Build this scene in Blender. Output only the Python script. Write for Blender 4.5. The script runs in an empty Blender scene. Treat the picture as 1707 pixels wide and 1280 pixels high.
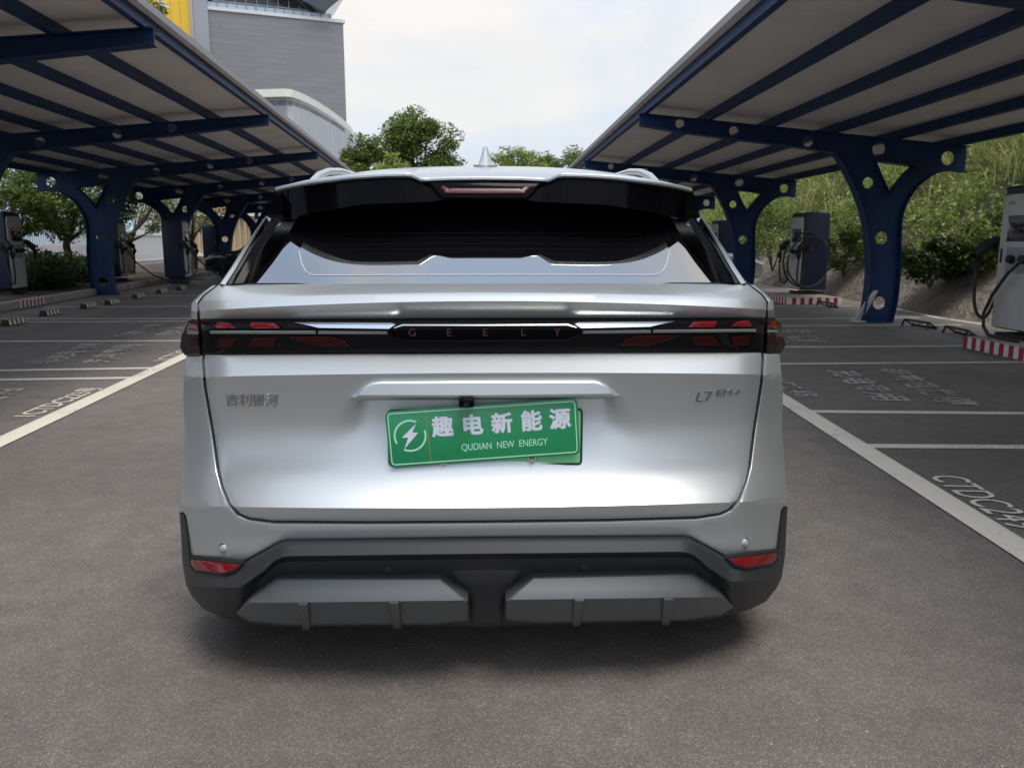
import bpy, bmesh, math, random
import numpy as np
from mathutils import Vector, Matrix
from mathutils.geometry import delaunay_2d_cdt

R = math.radians
SC = bpy.context.scene
COL = SC.collection
rng = np.random.default_rng(7)
random.seed(7)

# ------------------------------------------------------------------ camera
F, CX, CY = 1330.0, 853.5, 640.0
PITCH, YAW, H = R(10.0), math.atan(38.5 / 1330), 1.28
cd = bpy.data.cameras.new('camera')
cam = bpy.data.objects.new('camera', cd)
COL.objects.link(cam)
cam.location = (0, 0, H)
cam.rotation_euler = (R(90) - PITCH, 0, -YAW)
cd.sensor_width = 36
cd.lens = F / 1707 * 36
cd.clip_start, cd.clip_end = 0.05, 3000
cd.dof.use_dof = True
cd.dof.focus_distance = 2.2
cd.dof.aperture_fstop = 10.0
SC.camera = cam

# ------------------------------------------------------------------ sky, sun, exposure
SUN_EL, SUN_AZ = R(70), R(150)          # azimuth measured from +Y towards +X
wd = bpy.data.worlds.new('World')
SC.world = wd
wd.use_nodes = True
nt = wd.node_tree
for n in list(nt.nodes):
    nt.nodes.remove(n)
def N(t, typ, **kw):
    n = t.nodes.new(typ)
    for k, v in kw.items():
        if k.startswith('in_'):
            key = k[3:]
            key = int(key) if key.isdigit() else key.replace('_', ' ')
            n.inputs[key].default_value = v
        else:
            setattr(n, k, v)
    return n
out = N(nt, 'ShaderNodeOutputWorld')
bg = N(nt, 'ShaderNodeBackground')
bg.inputs[1].default_value = 0.12
sky = N(nt, 'ShaderNodeTexSky', sky_type='NISHITA', sun_disc=False, sun_elevation=SUN_EL,
        sun_rotation=SUN_AZ, altitude=50, air_density=1.2, dust_density=2.5, ozone_density=1.0)
tc = N(nt, 'ShaderNodeTexCoord')
mp = N(nt, 'ShaderNodeMapping')
mp.inputs['Scale'].default_value = (1.0, 1.0, 2.6)
nz = N(nt, 'ShaderNodeTexNoise', in_Scale=2.3, in_Detail=7.0, in_Roughness=0.55, in_Distortion=0.25)
cr = N(nt, 'ShaderNodeValToRGB')
cr.color_ramp.elements[0].position = 0.34
cr.color_ramp.elements[0].color = (0.62, 0.62, 0.62, 1)
cr.color_ramp.elements[1].position = 0.60
cr.color_ramp.elements[1].color = (1, 1, 1, 1)
nz2 = N(nt, 'ShaderNodeTexNoise', in_Scale=1.7, in_Detail=5.0, in_Roughness=0.5)
cr2 = N(nt, 'ShaderNodeValToRGB')
cr2.color_ramp.elements[0].position = 0.45
cr2.color_ramp.elements[0].color = (3.6, 4.5, 6.0, 1)
cr2.color_ramp.elements[1].position = 0.62
cr2.color_ramp.elements[1].color = (5.5, 5.35, 5.2, 1)
mx = N(nt, 'ShaderNodeMix', data_type='RGBA')
L = nt.links.new
L(tc.outputs['Generated'], mp.inputs[0])
L(mp.outputs[0], nz.inputs['Vector'])
L(mp.outputs[0], nz2.inputs['Vector'])
L(nz.outputs[0], cr.inputs[0])
L(nz2.outputs[0], cr2.inputs[0])
L(cr.outputs[0], mx.inputs[0])
L(sky.outputs[0], mx.inputs[6])
L(cr2.outputs[0], mx.inputs[7])
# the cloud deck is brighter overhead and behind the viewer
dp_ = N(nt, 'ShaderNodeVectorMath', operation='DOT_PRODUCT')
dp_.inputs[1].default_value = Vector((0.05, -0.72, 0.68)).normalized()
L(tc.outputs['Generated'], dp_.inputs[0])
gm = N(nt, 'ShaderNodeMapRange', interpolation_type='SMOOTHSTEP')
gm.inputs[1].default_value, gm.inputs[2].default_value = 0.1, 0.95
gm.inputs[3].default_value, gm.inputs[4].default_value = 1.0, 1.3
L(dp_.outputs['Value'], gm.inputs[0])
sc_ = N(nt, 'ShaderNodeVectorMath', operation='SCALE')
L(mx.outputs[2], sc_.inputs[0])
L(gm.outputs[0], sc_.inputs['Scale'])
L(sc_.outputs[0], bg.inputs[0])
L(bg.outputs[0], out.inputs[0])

sd = bpy.data.lights.new('sun', 'SUN')
sun = bpy.data.objects.new('sun', sd)
COL.objects.link(sun)
sd.energy = 1.65
sd.angle = R(24)
sd.color = (1.0, 0.95, 0.88)
sdir = Vector((math.sin(SUN_AZ) * math.cos(SUN_EL), math.cos(SUN_AZ) * math.cos(SUN_EL), math.sin(SUN_EL)))
sun.rotation_euler = sdir.to_track_quat('Z', 'Y').to_euler()
sun.location = sdir * 60

vs = SC.view_settings
SC.display_settings.display_device = 'sRGB'
vs.view_transform = 'Standard'
vs.look = 'None'
vs.exposure = 0.55
vs.gamma = 1.0
vs.use_curve_mapping = False
SC.cycles.max_bounces = 8
SC.cycles.glossy_bounces = 5
SC.cycles.transmission_bounces = 4
SC.cycles.transparent_max_bounces = 8

# ------------------------------------------------------------------ helpers
def ray(px, py):
    u, v = (px - CX) / F, (CY - py) / F
    d = Vector((u, math.cos(PITCH) + v * math.sin(PITCH), -math.sin(PITCH) + v * math.cos(PITCH)))
    c, s = math.cos(YAW), math.sin(YAW)
    return Vector((d.x * c + d.y * s, -d.x * s + d.y * c, d.z))
def at(px, py, Y):
    d = ray(px, py)
    return Vector((0, 0, H)) + d * (Y / d.y)
def gnd(px, py, z=0.0):
    d = ray(px, py)
    return Vector((0, 0, H)) + d * ((z - H) / d.z)

class MB:
    def __init__(self):
        self.v, self.f, self.m = [], [], []
        self.mi = 0
    def add(self, vs, fs):
        b = len(self.v)
        self.v += [tuple(p) for p in vs]
        for f in fs:
            self.f.append(tuple(i + b for i in f))
            self.m.append(self.mi)
        return self
    def box(self, c, s, rz=0.0, M=None):
        hx, hy, hz = s[0] / 2, s[1] / 2, s[2] / 2
        P = [Vector((x * hx, y * hy, z * hz)) for z in (-1, 1) for y in (-1, 1) for x in (-1, 1)]
        if rz:
            m = Matrix.Rotation(rz, 3, 'Z')
            P = [m @ p for p in P]
        if M is not None:
            P = [M @ p for p in P]
        P = [p + Vector(c) for p in P]
        return self.add(P, [(0, 2, 3, 1), (4, 5, 7, 6), (0, 1, 5, 4), (2, 6, 7, 3), (0, 4, 6, 2), (1, 3, 7, 5)])
    def tube(self, pts, rad, n=8, cap=True):
        pts = [Vector(p) for p in pts]
        rads = rad if isinstance(rad, (list, tuple)) else [rad] * len(pts)
        rings = []
        up = Vector((0.13, 0.31, 1)).normalized()
        for i, p in enumerate(pts):
            t = (pts[min(i + 1, len(pts) - 1)] - pts[max(i - 1, 0)]).normalized()
            a = t.cross(up)
            if a.length < 1e-3:
                a = t.cross(Vector((1, 0, 0)))
            a.normalize()
            b = t.cross(a)
            rings.append([p + (a * math.cos(k * 2 * math.pi / n) + b * math.sin(k * 2 * math.pi / n)) * rads[i] for k in range(n)])
        V = [q for r in rings for q in r]
        fs = []
        for i in range(len(rings) - 1):
            for k in range(n):
                fs.append((i * n + k, i * n + (k + 1) % n, (i + 1) * n + (k + 1) % n, (i + 1) * n + k))
        if cap:
            fs.append(tuple(range(n - 1, -1, -1)))
            fs.append(tuple(len(V) - n + k for k in range(n)))
        return self.add(V, fs)
    def prism(self, poly, a, b, axis='y'):
        n = len(poly)
        def P(p, t):
            return {'y': (p[0], t, p[1]), 'z': (p[0], p[1], t), 'x': (t, p[0], p[1])}[axis]
        V = [P(p, a) for p in poly] + [P(p, b) for p in poly]
        fs = [tuple(range(n)), tuple(range(2 * n - 1, n - 1, -1))]
        fs += [(i, i + n, (i + 1) % n + n, (i + 1) % n) for i in range(n)]
        return self.add(V, fs)
    def build(self, name, mats, parent=None, smooth=None, bevel=0.0, seg=2):
        me = bpy.data.meshes.new(name)
        me.from_pydata(self.v, [], self.f)
        if not isinstance(mats, (list, tuple)):
            mats = [mats]
        for m in mats:
            me.materials.append(m)
        if len(mats) > 1:
            me.polygons.foreach_set('material_index', self.m)
        bm = bmesh.new()
        bm.from_mesh(me)
        bmesh.ops.recalc_face_normals(bm, faces=bm.faces)
        if bevel:
            es = [e for e in bm.edges if len(e.link_faces) == 2 and e.calc_face_angle(0) > 0.6]
            bmesh.ops.bevel(bm, geom=es, offset=bevel, segments=seg, profile=0.5, affect='EDGES', clamp_overlap=True)
            smooth = smooth or 40
        bm.to_mesh(me)
        bm.free()
        return link(name, me, parent, smooth)

def link(name, me, parent=None, smooth=None):
    if smooth:
        me.shade_smooth()
        me.set_sharp_from_angle(angle=R(smooth))
    o = bpy.data.objects.new(name, me)
    COL.objects.link(o)
    if parent is not None:
        o.parent = parent
    return o
def tag(o, label=None, cat=None, group=None, kind=None):
    if label: o['label'] = label
    if cat: o['category'] = cat
    if group: o['group'] = group
    if kind: o['kind'] = kind
    return o
def empty(name, loc=(0, 0, 0), rz=0.0, label=None, cat=None, group=None):
    o = bpy.data.objects.new(name, None)
    COL.objects.link(o)
    o.location = loc
    o.rotation_euler = (0, 0, rz)
    o.empty_display_size = 0.2
    return tag(o, label, cat, group)
def copy_tree(o, parent=None):
    c = o.copy()
    COL.objects.link(c)
    if parent is not None:
        c.parent = parent
    for ch in list(o.children):
        copy_tree(ch, c)
    return c

# ------------------------------------------------------------------ materials
def mat(name, col, rough=0.6, metal=0.0, coat=0.0, spec=0.5, noise=None, bump=None, ior=1.5):
    """noise=(scale, amount): patchy tone; bump=(scale, strength, distance)"""
    m = bpy.data.materials.new(name)
    m.use_nodes = True
    t = m.node_tree
    p = t.nodes['Principled BSDF']
    p.inputs['Base Color'].default_value = (*col, 1)
    p.inputs['Roughness'].default_value = rough
    p.inputs['Metallic'].default_value = metal
    p.inputs['Coat Weight'].default_value = coat
    p.inputs['Coat Roughness'].default_value = 0.03
    p.inputs['Specular IOR Level'].default_value = spec
    p.inputs['IOR'].default_value = ior
    tcn = N(t, 'ShaderNodeTexCoord')
    if noise:
        nn = N(t, 'ShaderNodeTexNoise', in_Scale=noise[0], in_Detail=6.0, in_Roughness=0.6)
        t.links.new(tcn.outputs['Object'], nn.inputs['Vector'])
        mr = N(t, 'ShaderNodeMapRange')
        mr.inputs[1].default_value, mr.inputs[2].default_value = 0.3, 0.7
        mr.inputs[3].default_value, mr.inputs[4].default_value = 1 - noise[1], 1 + noise[1]
        t.links.new(nn.outputs[0], mr.inputs[0])
        mm = N(t, 'ShaderNodeMix', data_type='RGBA', blend_type='MULTIPLY')
        mm.inputs[0].default_value = 1
        mm.inputs[6].default_value = (*col, 1)
        t.links.new(mr.outputs[0], mm.inputs[7])
        t.links.new(mm.outputs[2], p.inputs['Base Color'])
    if bump:
        nb = N(t, 'ShaderNodeTexNoise', in_Scale=bump[0], in_Detail=4.0)
        t.links.new(tcn.outputs['Object'], nb.inputs['Vector'])
        b = N(t, 'ShaderNodeBump', in_Strength=bump[1], in_Distance=bump[2])
        t.links.new(nb.outputs[0], b.inputs['Height'])
        t.links.new(b.outputs[0], p.inputs['Normal'])
    return m

def foliage_mat(name, c0, c1, c2, trans=0.35):
    m = bpy.data.materials.new(name)
    m.use_nodes = True
    t = m.node_tree
    for n in list(t.nodes):
        t.nodes.remove(n)
    o = N(t, 'ShaderNodeOutputMaterial')
    g = N(t, 'ShaderNodeNewGeometry')
    r = N(t, 'ShaderNodeValToRGB')
    r.color_ramp.elements[0].color = (*c0, 1)
    r.color_ramp.elements[1].color = (*c2, 1)
    e = r.color_ramp.elements.new(0.55)
    e.color = (*c1, 1)
    t.links.new(g.outputs['Random Per Island'], r.inputs[0])
    d = N(t, 'ShaderNodeBsdfPrincipled', in_Roughness=0.55)
    d.inputs['Specular IOR Level'].default_value = 0.35
    tr = N(t, 'ShaderNodeBsdfTranslucent')
    t.links.new(r.outputs[0], d.inputs['Base Color'])
    t.links.new(r.outputs[0], tr.inputs['Color'])
    ms = N(t, 'ShaderNodeMixShader')
    ms.inputs[0].default_value = trans
    t.links.new(d.outputs[0], ms.inputs[1])
    t.links.new(tr.outputs[0], ms.inputs[2])
    t.links.new(ms.outputs[0], o.inputs[0])
    return m

def asphalt_mat():
    m = bpy.data.materials.new('asphalt')
    m.use_nodes = True
    t = m.node_tree
    p = t.nodes['Principled BSDF']
    p.inputs['Roughness'].default_value = 0.62
    p.inputs['Specular IOR Level'].default_value = 0.55
    tcn = N(t, 'ShaderNodeTexCoord')
    big = N(t, 'ShaderNodeTexNoise', in_Scale=0.35, in_Detail=5.0, in_Roughness=0.6)
    mid = N(t, 'ShaderNodeTexNoise', in_Scale=6.0, in_Detail=6.0, in_Roughness=0.7)
    vor = N(t, 'ShaderNodeTexVoronoi', in_Scale=300.0)
    fin = N(t, 'ShaderNodeTexNoise', in_Scale=330.0, in_Detail=3.0, in_Roughness=0.7)
    for n in (big, mid, vor, fin):
        t.links.new(tcn.outputs['Object'], n.inputs['Vector'])
    c1 = N(t, 'ShaderNodeValToRGB')
    c1.color_ramp.elements[0].position = 0.35
    c1.color_ramp.elements[0].color = (0.142, 0.123, 0.108, 1)
    c1.color_ramp.elements[1].position = 0.68
    c1.color_ramp.elements[1].color = (0.222, 0.197, 0.173, 1)
    t.links.new(big.outputs[0], c1.inputs[0])
    # aggregate speckle: every stone its own grey
    sp = N(t, 'ShaderNodeValToRGB')
    sp.color_ramp.interpolation = 'LINEAR'
    sp.color_ramp.elements[0].position = 0.0
    sp.color_ramp.elements[0].color = (0.56, 0.56, 0.56, 1)
    sp.color_ramp.elements[1].position = 1.0
    sp.color_ramp.elements[1].color = (2.0, 1.97, 1.93, 1)
    e = sp.color_ramp.elements.new(0.74)
    e.color = (0.98, 0.98, 0.98, 1)
    bw = N(t, 'ShaderNodeSeparateColor')
    t.links.new(vor.outputs['Color'], bw.inputs[0])
    t.links.new(bw.outputs[0], sp.inputs[0])
    m1 = N(t, 'ShaderNodeMix', data_type='RGBA', blend_type='MULTIPLY')
    m1.inputs[0].default_value = 0.8
    t.links.new(c1.outputs[0], m1.inputs[6])
    t.links.new(sp.outputs[0], m1.inputs[7])
    mr = N(t, 'ShaderNodeMapRange')
    mr.inputs[1].default_value, mr.inputs[2].default_value = 0.3, 0.7
    mr.inputs[3].default_value, mr.inputs[4].default_value = 0.82, 1.16
    t.links.new(mid.outputs[0], mr.inputs[0])
    m2 = N(t, 'ShaderNodeMix', data_type='RGBA', blend_type='MULTIPLY')
    m2.inputs[0].default_value = 1
    t.links.new(m1.outputs[2], m2.inputs[6])
    t.links.new(mr.outputs[0], m2.inputs[7])
    # oil drips and old patches, each with an edge of its own
    st_n = N(t, 'ShaderNodeTexNoise', in_Scale=1.35, in_Detail=7.0, in_Roughness=0.72, in_Distortion=0.6)
    t.links.new(tcn.outputs['Object'], st_n.inputs['Vector'])
    st_r = N(t, 'ShaderNodeMapRange')
    st_r.inputs[1].default_value, st_r.inputs[2].default_value = 0.62, 0.70
    st_r.inputs[3].default_value, st_r.inputs[4].default_value = 1.0, 0.80
    t.links.new(st_n.outputs[0], st_r.inputs[0])
    m3 = N(t, 'ShaderNodeMix', data_type='RGBA', blend_type='MULTIPLY')
    m3.inputs[0].default_value = 1
    t.links.new(m2.outputs[2], m3.inputs[6])
    t.links.new(st_r.outputs[0], m3.inputs[7])
    gr = N(t, 'ShaderNodeTexVoronoi', in_Scale=9.0, feature='F1')
    t.links.new(tcn.outputs['Object'], gr.inputs['Vector'])
    gl_ = N(t, 'ShaderNodeMath', operation='LESS_THAN')
    gl_.inputs[1].default_value = 0.035
    t.links.new(gr.outputs['Distance'], gl_.inputs[0])
    m4 = N(t, 'ShaderNodeMix', data_type='RGBA')
    m4.inputs[7].default_value = (0.42, 0.40, 0.37, 1)
    t.links.new(gl_.outputs[0], m4.inputs[0])
    t.links.new(m3.outputs[2], m4.inputs[6])
    t.links.new(m4.outputs[2], p.inputs['Base Color'])
    ad = N(t, 'ShaderNodeMath', operation='ADD')
    t.links.new(vor.outputs['Distance'], ad.inputs[0])
    t.links.new(fin.outputs[0], ad.inputs[1])
    b = N(t, 'ShaderNodeBump', in_Strength=0.55, in_Distance=0.004)
    t.links.new(ad.outputs[0], b.inputs['Height'])
    t.links.new(b.outputs[0], p.inputs['Normal'])
    return m

def line_mat(name, col, keep):
    """worn road paint: holes where it has rubbed away"""
    m = bpy.data.materials.new(name)
    m.use_nodes = True
    t = m.node_tree
    p = t.nodes['Principled BSDF']
    p.inputs['Roughness'].default_value = 0.75
    tcn = N(t, 'ShaderNodeTexCoord')
    a = N(t, 'ShaderNodeTexNoise', in_Scale=55.0, in_Detail=5.0, in_Roughness=0.75)
    b = N(t, 'ShaderNodeTexNoise', in_Scale=2.2, in_Detail=4.0)
    t.links.new(tcn.outputs['Object'], a.inputs['Vector'])
    t.links.new(tcn.outputs['Object'], b.inputs['Vector'])
    s = N(t, 'ShaderNodeMath', operation='MULTIPLY_ADD')
    s.inputs[1].default_value = 0.55
    t.links.new(b.outputs[0], s.inputs[0])
    t.links.new(a.outputs[0], s.inputs[2])
    r = N(t, 'ShaderNodeMapRange')
    r.inputs[1].default_value, r.inputs[2].default_value = keep, keep + 0.10
    t.links.new(s.outputs[0], r.inputs[0])
    mm = N(t, 'ShaderNodeMix', data_type='RGBA')
    mm.inputs[6].default_value = (0.15, 0.135, 0.12, 1)
    mm.inputs[7].default_value = (*col, 1)
    t.links.new(r.outputs[0], mm.inputs[0])
    t.links.new(mm.outputs[2], p.inputs['Base Color'])
    return m

M = {}
M['asphalt'] = asphalt_mat()
M['line'] = line_mat('road_paint', (0.74, 0.67, 0.55), 0.57)
M['line_bay'] = line_mat('road_paint_bay', (0.68, 0.63, 0.54), 0.58)
M['line_worn'] = line_mat('road_paint_worn', (0.50, 0.46, 0.40), 0.70)
def paint_mat():
    m = mat('silver_paint', (0.58, 0.605, 0.605), 0.40, 0.68, 0.4)
    t = m.node_tree
    p = t.nodes['Principled BSDF']
    tcn = N(t, 'ShaderNodeTexCoord')
    v = N(t, 'ShaderNodeTexVoronoi', in_Scale=900.0)
    t.links.new(tcn.outputs['Object'], v.inputs['Vector'])
    b = N(t, 'ShaderNodeBump', in_Strength=0.04, in_Distance=0.0005)
    t.links.new(v.outputs['Distance'], b.inputs['Height'])
    t.links.new(b.outputs[0], p.inputs['Normal'])
    return m
M['paint'] = paint_mat()
M['gloss_black'] = mat('gloss_black', (0.002, 0.002, 0.003), 0.10, 0, 0.0, ior=1.16)
M['black_plastic'] = mat('black_plastic', (0.023, 0.024, 0.026), 0.45, 0, 0, bump=(450, 0.08, 0.001))
M['grey_plastic'] = mat('satin_grey_trim', (0.115, 0.122, 0.124), 0.38, 0.4, bump=(500, 0.05, 0.001))
M['rubber'] = mat('rubber', (0.02, 0.02, 0.021), 0.7)
M['gap'] = mat('gap_black', (0.004, 0.004, 0.004), 0.9)
M['chrome'] = mat('chrome', (0.75, 0.75, 0.76), 0.08, 1.0)
M['badge'] = mat('badge_chrome', (0.42, 0.42, 0.42), 0.18, 1.0)
M['lens'] = mat('smoked_lens', (0.006, 0.005, 0.006), 0.06, 0, 0.0, ior=1.25)
M['lens_edge'] = mat('clear_lens_edge', (0.022, 0.012, 0.012), 0.06, 0, 0.0)
M['red_lens'] = mat('red_lens', (0.15, 0.004, 0.008), 0.18, 0, 0.25)
M['red_dim'] = mat('red_behind_smoke', (0.034, 0.005, 0.006), 0.2, 0, 0.0, ior=1.25)
M['red_letter'] = mat('dark_red_letter', (0.05, 0.006, 0.008), 0.35, 0.0)
M['light_guide'] = mat('grey_light_guide', (0.22, 0.23, 0.22), 0.25, 0.2)
def glass_mat():
    m = bpy.data.materials.new('tinted_glass')
    m.use_nodes = True
    t = m.node_tree
    p = t.nodes['Principled BSDF']
    p.inputs['Base Color'].default_value = (0.006, 0.006, 0.008, 1)
    p.inputs['Roughness'].default_value = 0.03
    g = N(t, 'ShaderNodeBsdfGlossy', in_Roughness=0.02)
    g.inputs[0].default_value = (0.98, 0.96, 0.92, 1)
    ms = N(t, 'ShaderNodeMixShader')
    ms.inputs[0].default_value = 0.44
    t.links.new(p.outputs[0], ms.inputs[1])
    t.links.new(g.outputs[0], ms.inputs[2])
    t.links.new(ms.outputs[0], t.nodes['Material Output'].inputs[0])
    return m
M['glass'] = glass_mat()
M['plate'] = mat('plate_green', (0.010, 0.26, 0.095), 0.32, 0, 0.3)
M['plate_light'] = mat('plate_light_green', (0.22, 0.68, 0.30), 0.35)
M['plate_white'] = mat('plate_white', (0.74, 0.78, 0.86), 0.4)
M['plate_mint'] = mat('plate_mint', (0.45, 0.86, 0.62), 0.4)
M['navy'] = mat('navy_steel', (0.008, 0.032, 0.102), 0.5, 0, 0.0, spec=0.3, noise=(3, 0.25))
M['roof_white'] = mat('roof_underside', (0.72, 0.68, 0.64), 0.6, noise=(1.5, 0.07))
M['roof_top'] = mat('roof_top', (0.30, 0.29, 0.28), 0.6)
M['cab_grey'] = mat('charger_grey', (0.56, 0.54, 0.50), 0.5, noise=(4, 0.08))
M['cab_navy'] = mat('charger_navy', (0.010, 0.016, 0.048), 0.45)
M['screen'] = mat('dark_screen', (0.012, 0.016, 0.028), 0.12)
M['cable'] = mat('cable_rubber', (0.035, 0.033, 0.03), 0.6)
M['sticker'] = mat('sticker', (0.62, 0.30, 0.22), 0.5)
M['kerb'] = mat('kerb_concrete', (0.36, 0.31, 0.25), 0.85, noise=(5, 0.2), bump=(60, 0.3, 0.005))
M['red_paint'] = mat('red_stripe_paint', (0.33, 0.02, 0.03), 0.55, noise=(14, 0.2))
M['white_paint'] = mat('white_stripe_paint', (0.68, 0.65, 0.60), 0.55, noise=(14, 0.12))
M['yellow_paint'] = mat('yellow_mark_paint', (0.62, 0.52, 0.36), 0.6, noise=(20, 0.2))
M['soil'] = mat('soil', (0.07, 0.055, 0.035), 0.95, noise=(3, 0.35), bump=(20, 0.6, 0.03))
M['rock'] = mat('sprayed_concrete', (0.21, 0.18, 0.135), 0.92, noise=(1.3, 0.4), bump=(7, 1.0, 0.09))
M['bark'] = mat('bark', (0.085, 0.065, 0.045), 0.9, noise=(12, 0.3), bump=(30, 0.5, 0.01))
M['leaf_dark'] = foliage_mat('leaf_dark', (0.022, 0.040, 0.012), (0.050, 0.082, 0.022), (0.10, 0.14, 0.04))
M['leaf_mid'] = foliage_mat('leaf_mid', (0.05, 0.085, 0.016), (0.125, 0.175, 0.035), (0.25, 0.28, 0.07))
M['leaf_light'] = foliage_mat('leaf_light', (0.10, 0.15, 0.026), (0.23, 0.295, 0.06), (0.40, 0.43, 0.11))
M['grass'] = foliage_mat('grass_blades', (0.16, 0.20, 0.045), (0.34, 0.36, 0.11), (0.58, 0.54, 0.27), 0.3)
M['clad_grey'] = mat('grey_cladding', (0.225, 0.222, 0.228), 0.7)
M['white_wall'] = mat('white_wall', (0.72, 0.69, 0.66), 0.8, noise=(0.4, 0.06))
M['cream'] = mat('cream_fascia', (0.76, 0.72, 0.62), 0.6)
M['panel_light'] = mat('pale_panel', (0.44, 0.455, 0.45), 0.6, noise=(0.3, 0.05))
M['panel_dark'] = mat('grey_panel', (0.30, 0.315, 0.33), 0.4, noise=(0.3, 0.06))
M['yellow'] = mat('yellow_hoarding', (0.80, 0.50, 0.035), 0.6)
M['bglass'] = mat('balustrade_glass', (0.55, 0.68, 0.73), 0.15)
M['win_dark'] = mat('window_dark', (0.05, 0.06, 0.07), 0.12)
M['steel_grey'] = mat('steel_grey', (0.23, 0.24, 0.25), 0.45, 0.4)
M['tan'] = mat('tan_slats', (0.55, 0.42, 0.27), 0.7)
M['fence'] = mat('white_railing', (0.66, 0.66, 0.64), 0.5)
M['guard'] = mat('galvanised', (0.50, 0.50, 0.47), 0.45, 0.5)
M['car_dark'] = mat('dark_car_paint', (0.022, 0.024, 0.028), 0.2, 0.3, 1.0)
M['car_silver'] = mat('grey_car_paint', (0.34, 0.36, 0.38), 0.25, 0.6, 1.0)
M['lamp'] = mat('headlamp_clear', (0.62, 0.64, 0.66), 0.08)
# brick-like courses for the grey tower and panel joints
def joint(m, scale, sx, sy, mortar, size, dark, vec='Object', rot=(R(90), 0, 0)):
    t = m.node_tree
    p = t.nodes['Principled BSDF']
    tcn = N(t, 'ShaderNodeTexCoord')
    mpn = N(t, 'ShaderNodeMapping')
    mpn.inputs['Rotation'].default_value = rot
    b = N(t, 'ShaderNodeTexBrick', offset=0.5)
    b.inputs['Scale'].default_value = scale
    b.inputs['Mortar Size'].default_value = mortar
    b.inputs['Brick Width'].default_value = sx
    b.inputs['Row Height'].default_value = sy
    c = p.inputs['Base Color'].default_value[:3]
    b.inputs['Color1'].default_value = (*[x * 1.05 for x in c], 1)
    b.inputs['Color2'].default_value = (*[x * 0.94 for x in c], 1)
    b.inputs['Mortar'].default_value = (*[x * dark for x in c], 1)
    t.links.new(tcn.outputs[vec], mpn.inputs[0])
    t.links.new(mpn.outputs[0], b.inputs['Vector'])
    for l in list(p.inputs['Base Color'].links):
        t.links.remove(l)
    t.links.new(b.outputs[0], p.inputs['Base Color'])
joint(M['clad_grey'], 1.0, 3.2, 0.55, 0.04, 0, 0.86)
joint(M['white_wall'], 1.0, 1.5, 1.1, 0.02, 0, 0.8)

# ------------------------------------------------------------------ text
def text_mesh(body, size, extrude=0.0, bold=0.0, shear=0.0, spacing=1.0, align='CENTER'):
    # heavier strokes: the outline laid over itself a few times, each copy a hair deeper
    if bold > 0:
        base = text_mesh(body, size, 0.0, 0.0, shear, spacing, align)
        V0 = [v.co.copy() for v in base.vertices]; F0 = [tuple(p.vertices) for p in base.polygons]
        V, Fs = [], []
        for k in range(9):
            a = k * math.pi / 4
            d = Vector((0, 0, 0)) if k == 8 else Vector((math.cos(a) * bold, math.sin(a) * bold, -size * 0.0006 * (k + 1)))
            b = len(V)
            V += [tuple(p + d) for p in V0]; Fs += [tuple(i + b for i in f) for f in F0]
        me = bpy.data.meshes.new('txt'); me.from_pydata(V, [], Fs)
        return me
    c = bpy.data.curves.new('txt', 'FONT')
    c.body = body
    c.size = size
    c.extrude = extrude
    c.offset = bold
    c.shear = shear
    c.space_character = spacing
    c.align_x = align
    c.align_y = 'CENTER'
    o = bpy.data.objects.new('txt', c)
    COL.objects.link(o)
    dg = bpy.context.evaluated_depsgraph_get()
    dg.update()
    me = bpy.data.meshes.new_from_object(o.evaluated_get(dg))
    bpy.data.objects.remove(o)
    bpy.data.curves.remove(c)
    me.materials.clear()
    return me

# ================================================================== SETTING
g = MB()
g.add([(-300, -300, 0), (300, -300, 0), (300, 500, 0), (-300, 500, 0)], [(0, 1, 2, 3)])
tag(g.build('asphalt_ground', M['asphalt']), 'grey asphalt of the car park', 'ground', kind='structure')

def strip(mb, p, q, w, z):
    p, q = Vector((p[0], p[1], 0)), Vector((q[0], q[1], 0))
    t = (q - p).normalized()
    s = Vector((-t.y, t.x, 0)) * (w / 2)
    n = max(1, int((q - p).length / 1.5))
    for i in range(n):
        a, b = p.lerp(q, i / n), p.lerp(q, (i + 1) / n)
        mb.add([a - s + Vector((0, 0, z)), b - s + Vector((0, 0, z)), b + s + Vector((0, 0, z)), a + s + Vector((0, 0, z))], [(0, 1, 2, 3)])
lane = MB()
LL0, LL1 = gnd(0, 738), gnd(312, 592)
RL0, RL1 = gnd(1307, 667), gnd(1707, 920)
def along(p, q, y):
    k = (y - p.y) / (q.y - p.y)
    return p + (q - p) * k
strip(lane, along(LL0, LL1, -3), along(LL0, LL1, 45), 0.155, 0.008)
strip(lane, along(RL0, RL1, -3), along(RL0, RL1, 12), 0.155, 0.008)
RLe = along(RL0, RL1, 12)
strip(lane, RLe, (2.55, 45, 0), 0.155, 0.008)
tag(lane.build('lane_line', M['line']), 'wide cream lines edging the drive lane', 'road marking', kind='structure')
bay = MB()
LB = [(0, 633.5, 200, 630.5), (0, 618, 250, 614), (0, 569.5, 300, 568.5), (40, 537, 320, 536), (0, 531.5, 320, 531.5), (130, 512, 325, 510.5), (200, 494, 330, 493), (215, 487, 330, 486)]
for x0, y0, x1, y1 in LB:
    a, b = gnd(x0, y0), gnd(x1, y1)
    k = (-9.0 - a.x) / (b.x - a.x)
    far = a + (b - a) * k
    # inner end: where the row meets the lane line
    lx = along(LL0, LL1, b.y).x
    k2 = (lx - 0.02 - a.x) / (b.x - a.x)
    strip(bay, far, a + (b - a) * k2, 0.11, 0.004)
RB = [(1460, 744, 1700, 745.5), (1365, 686.5, 1707, 689.5), (1310, 607, 1707, 604), (1310, 579, 1600, 577), (1310, 543.5, 1567, 542), (1310, 532, 1520, 530), (1300, 511, 1400, 510.5), (1300, 502, 1400, 501.5)]
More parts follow.
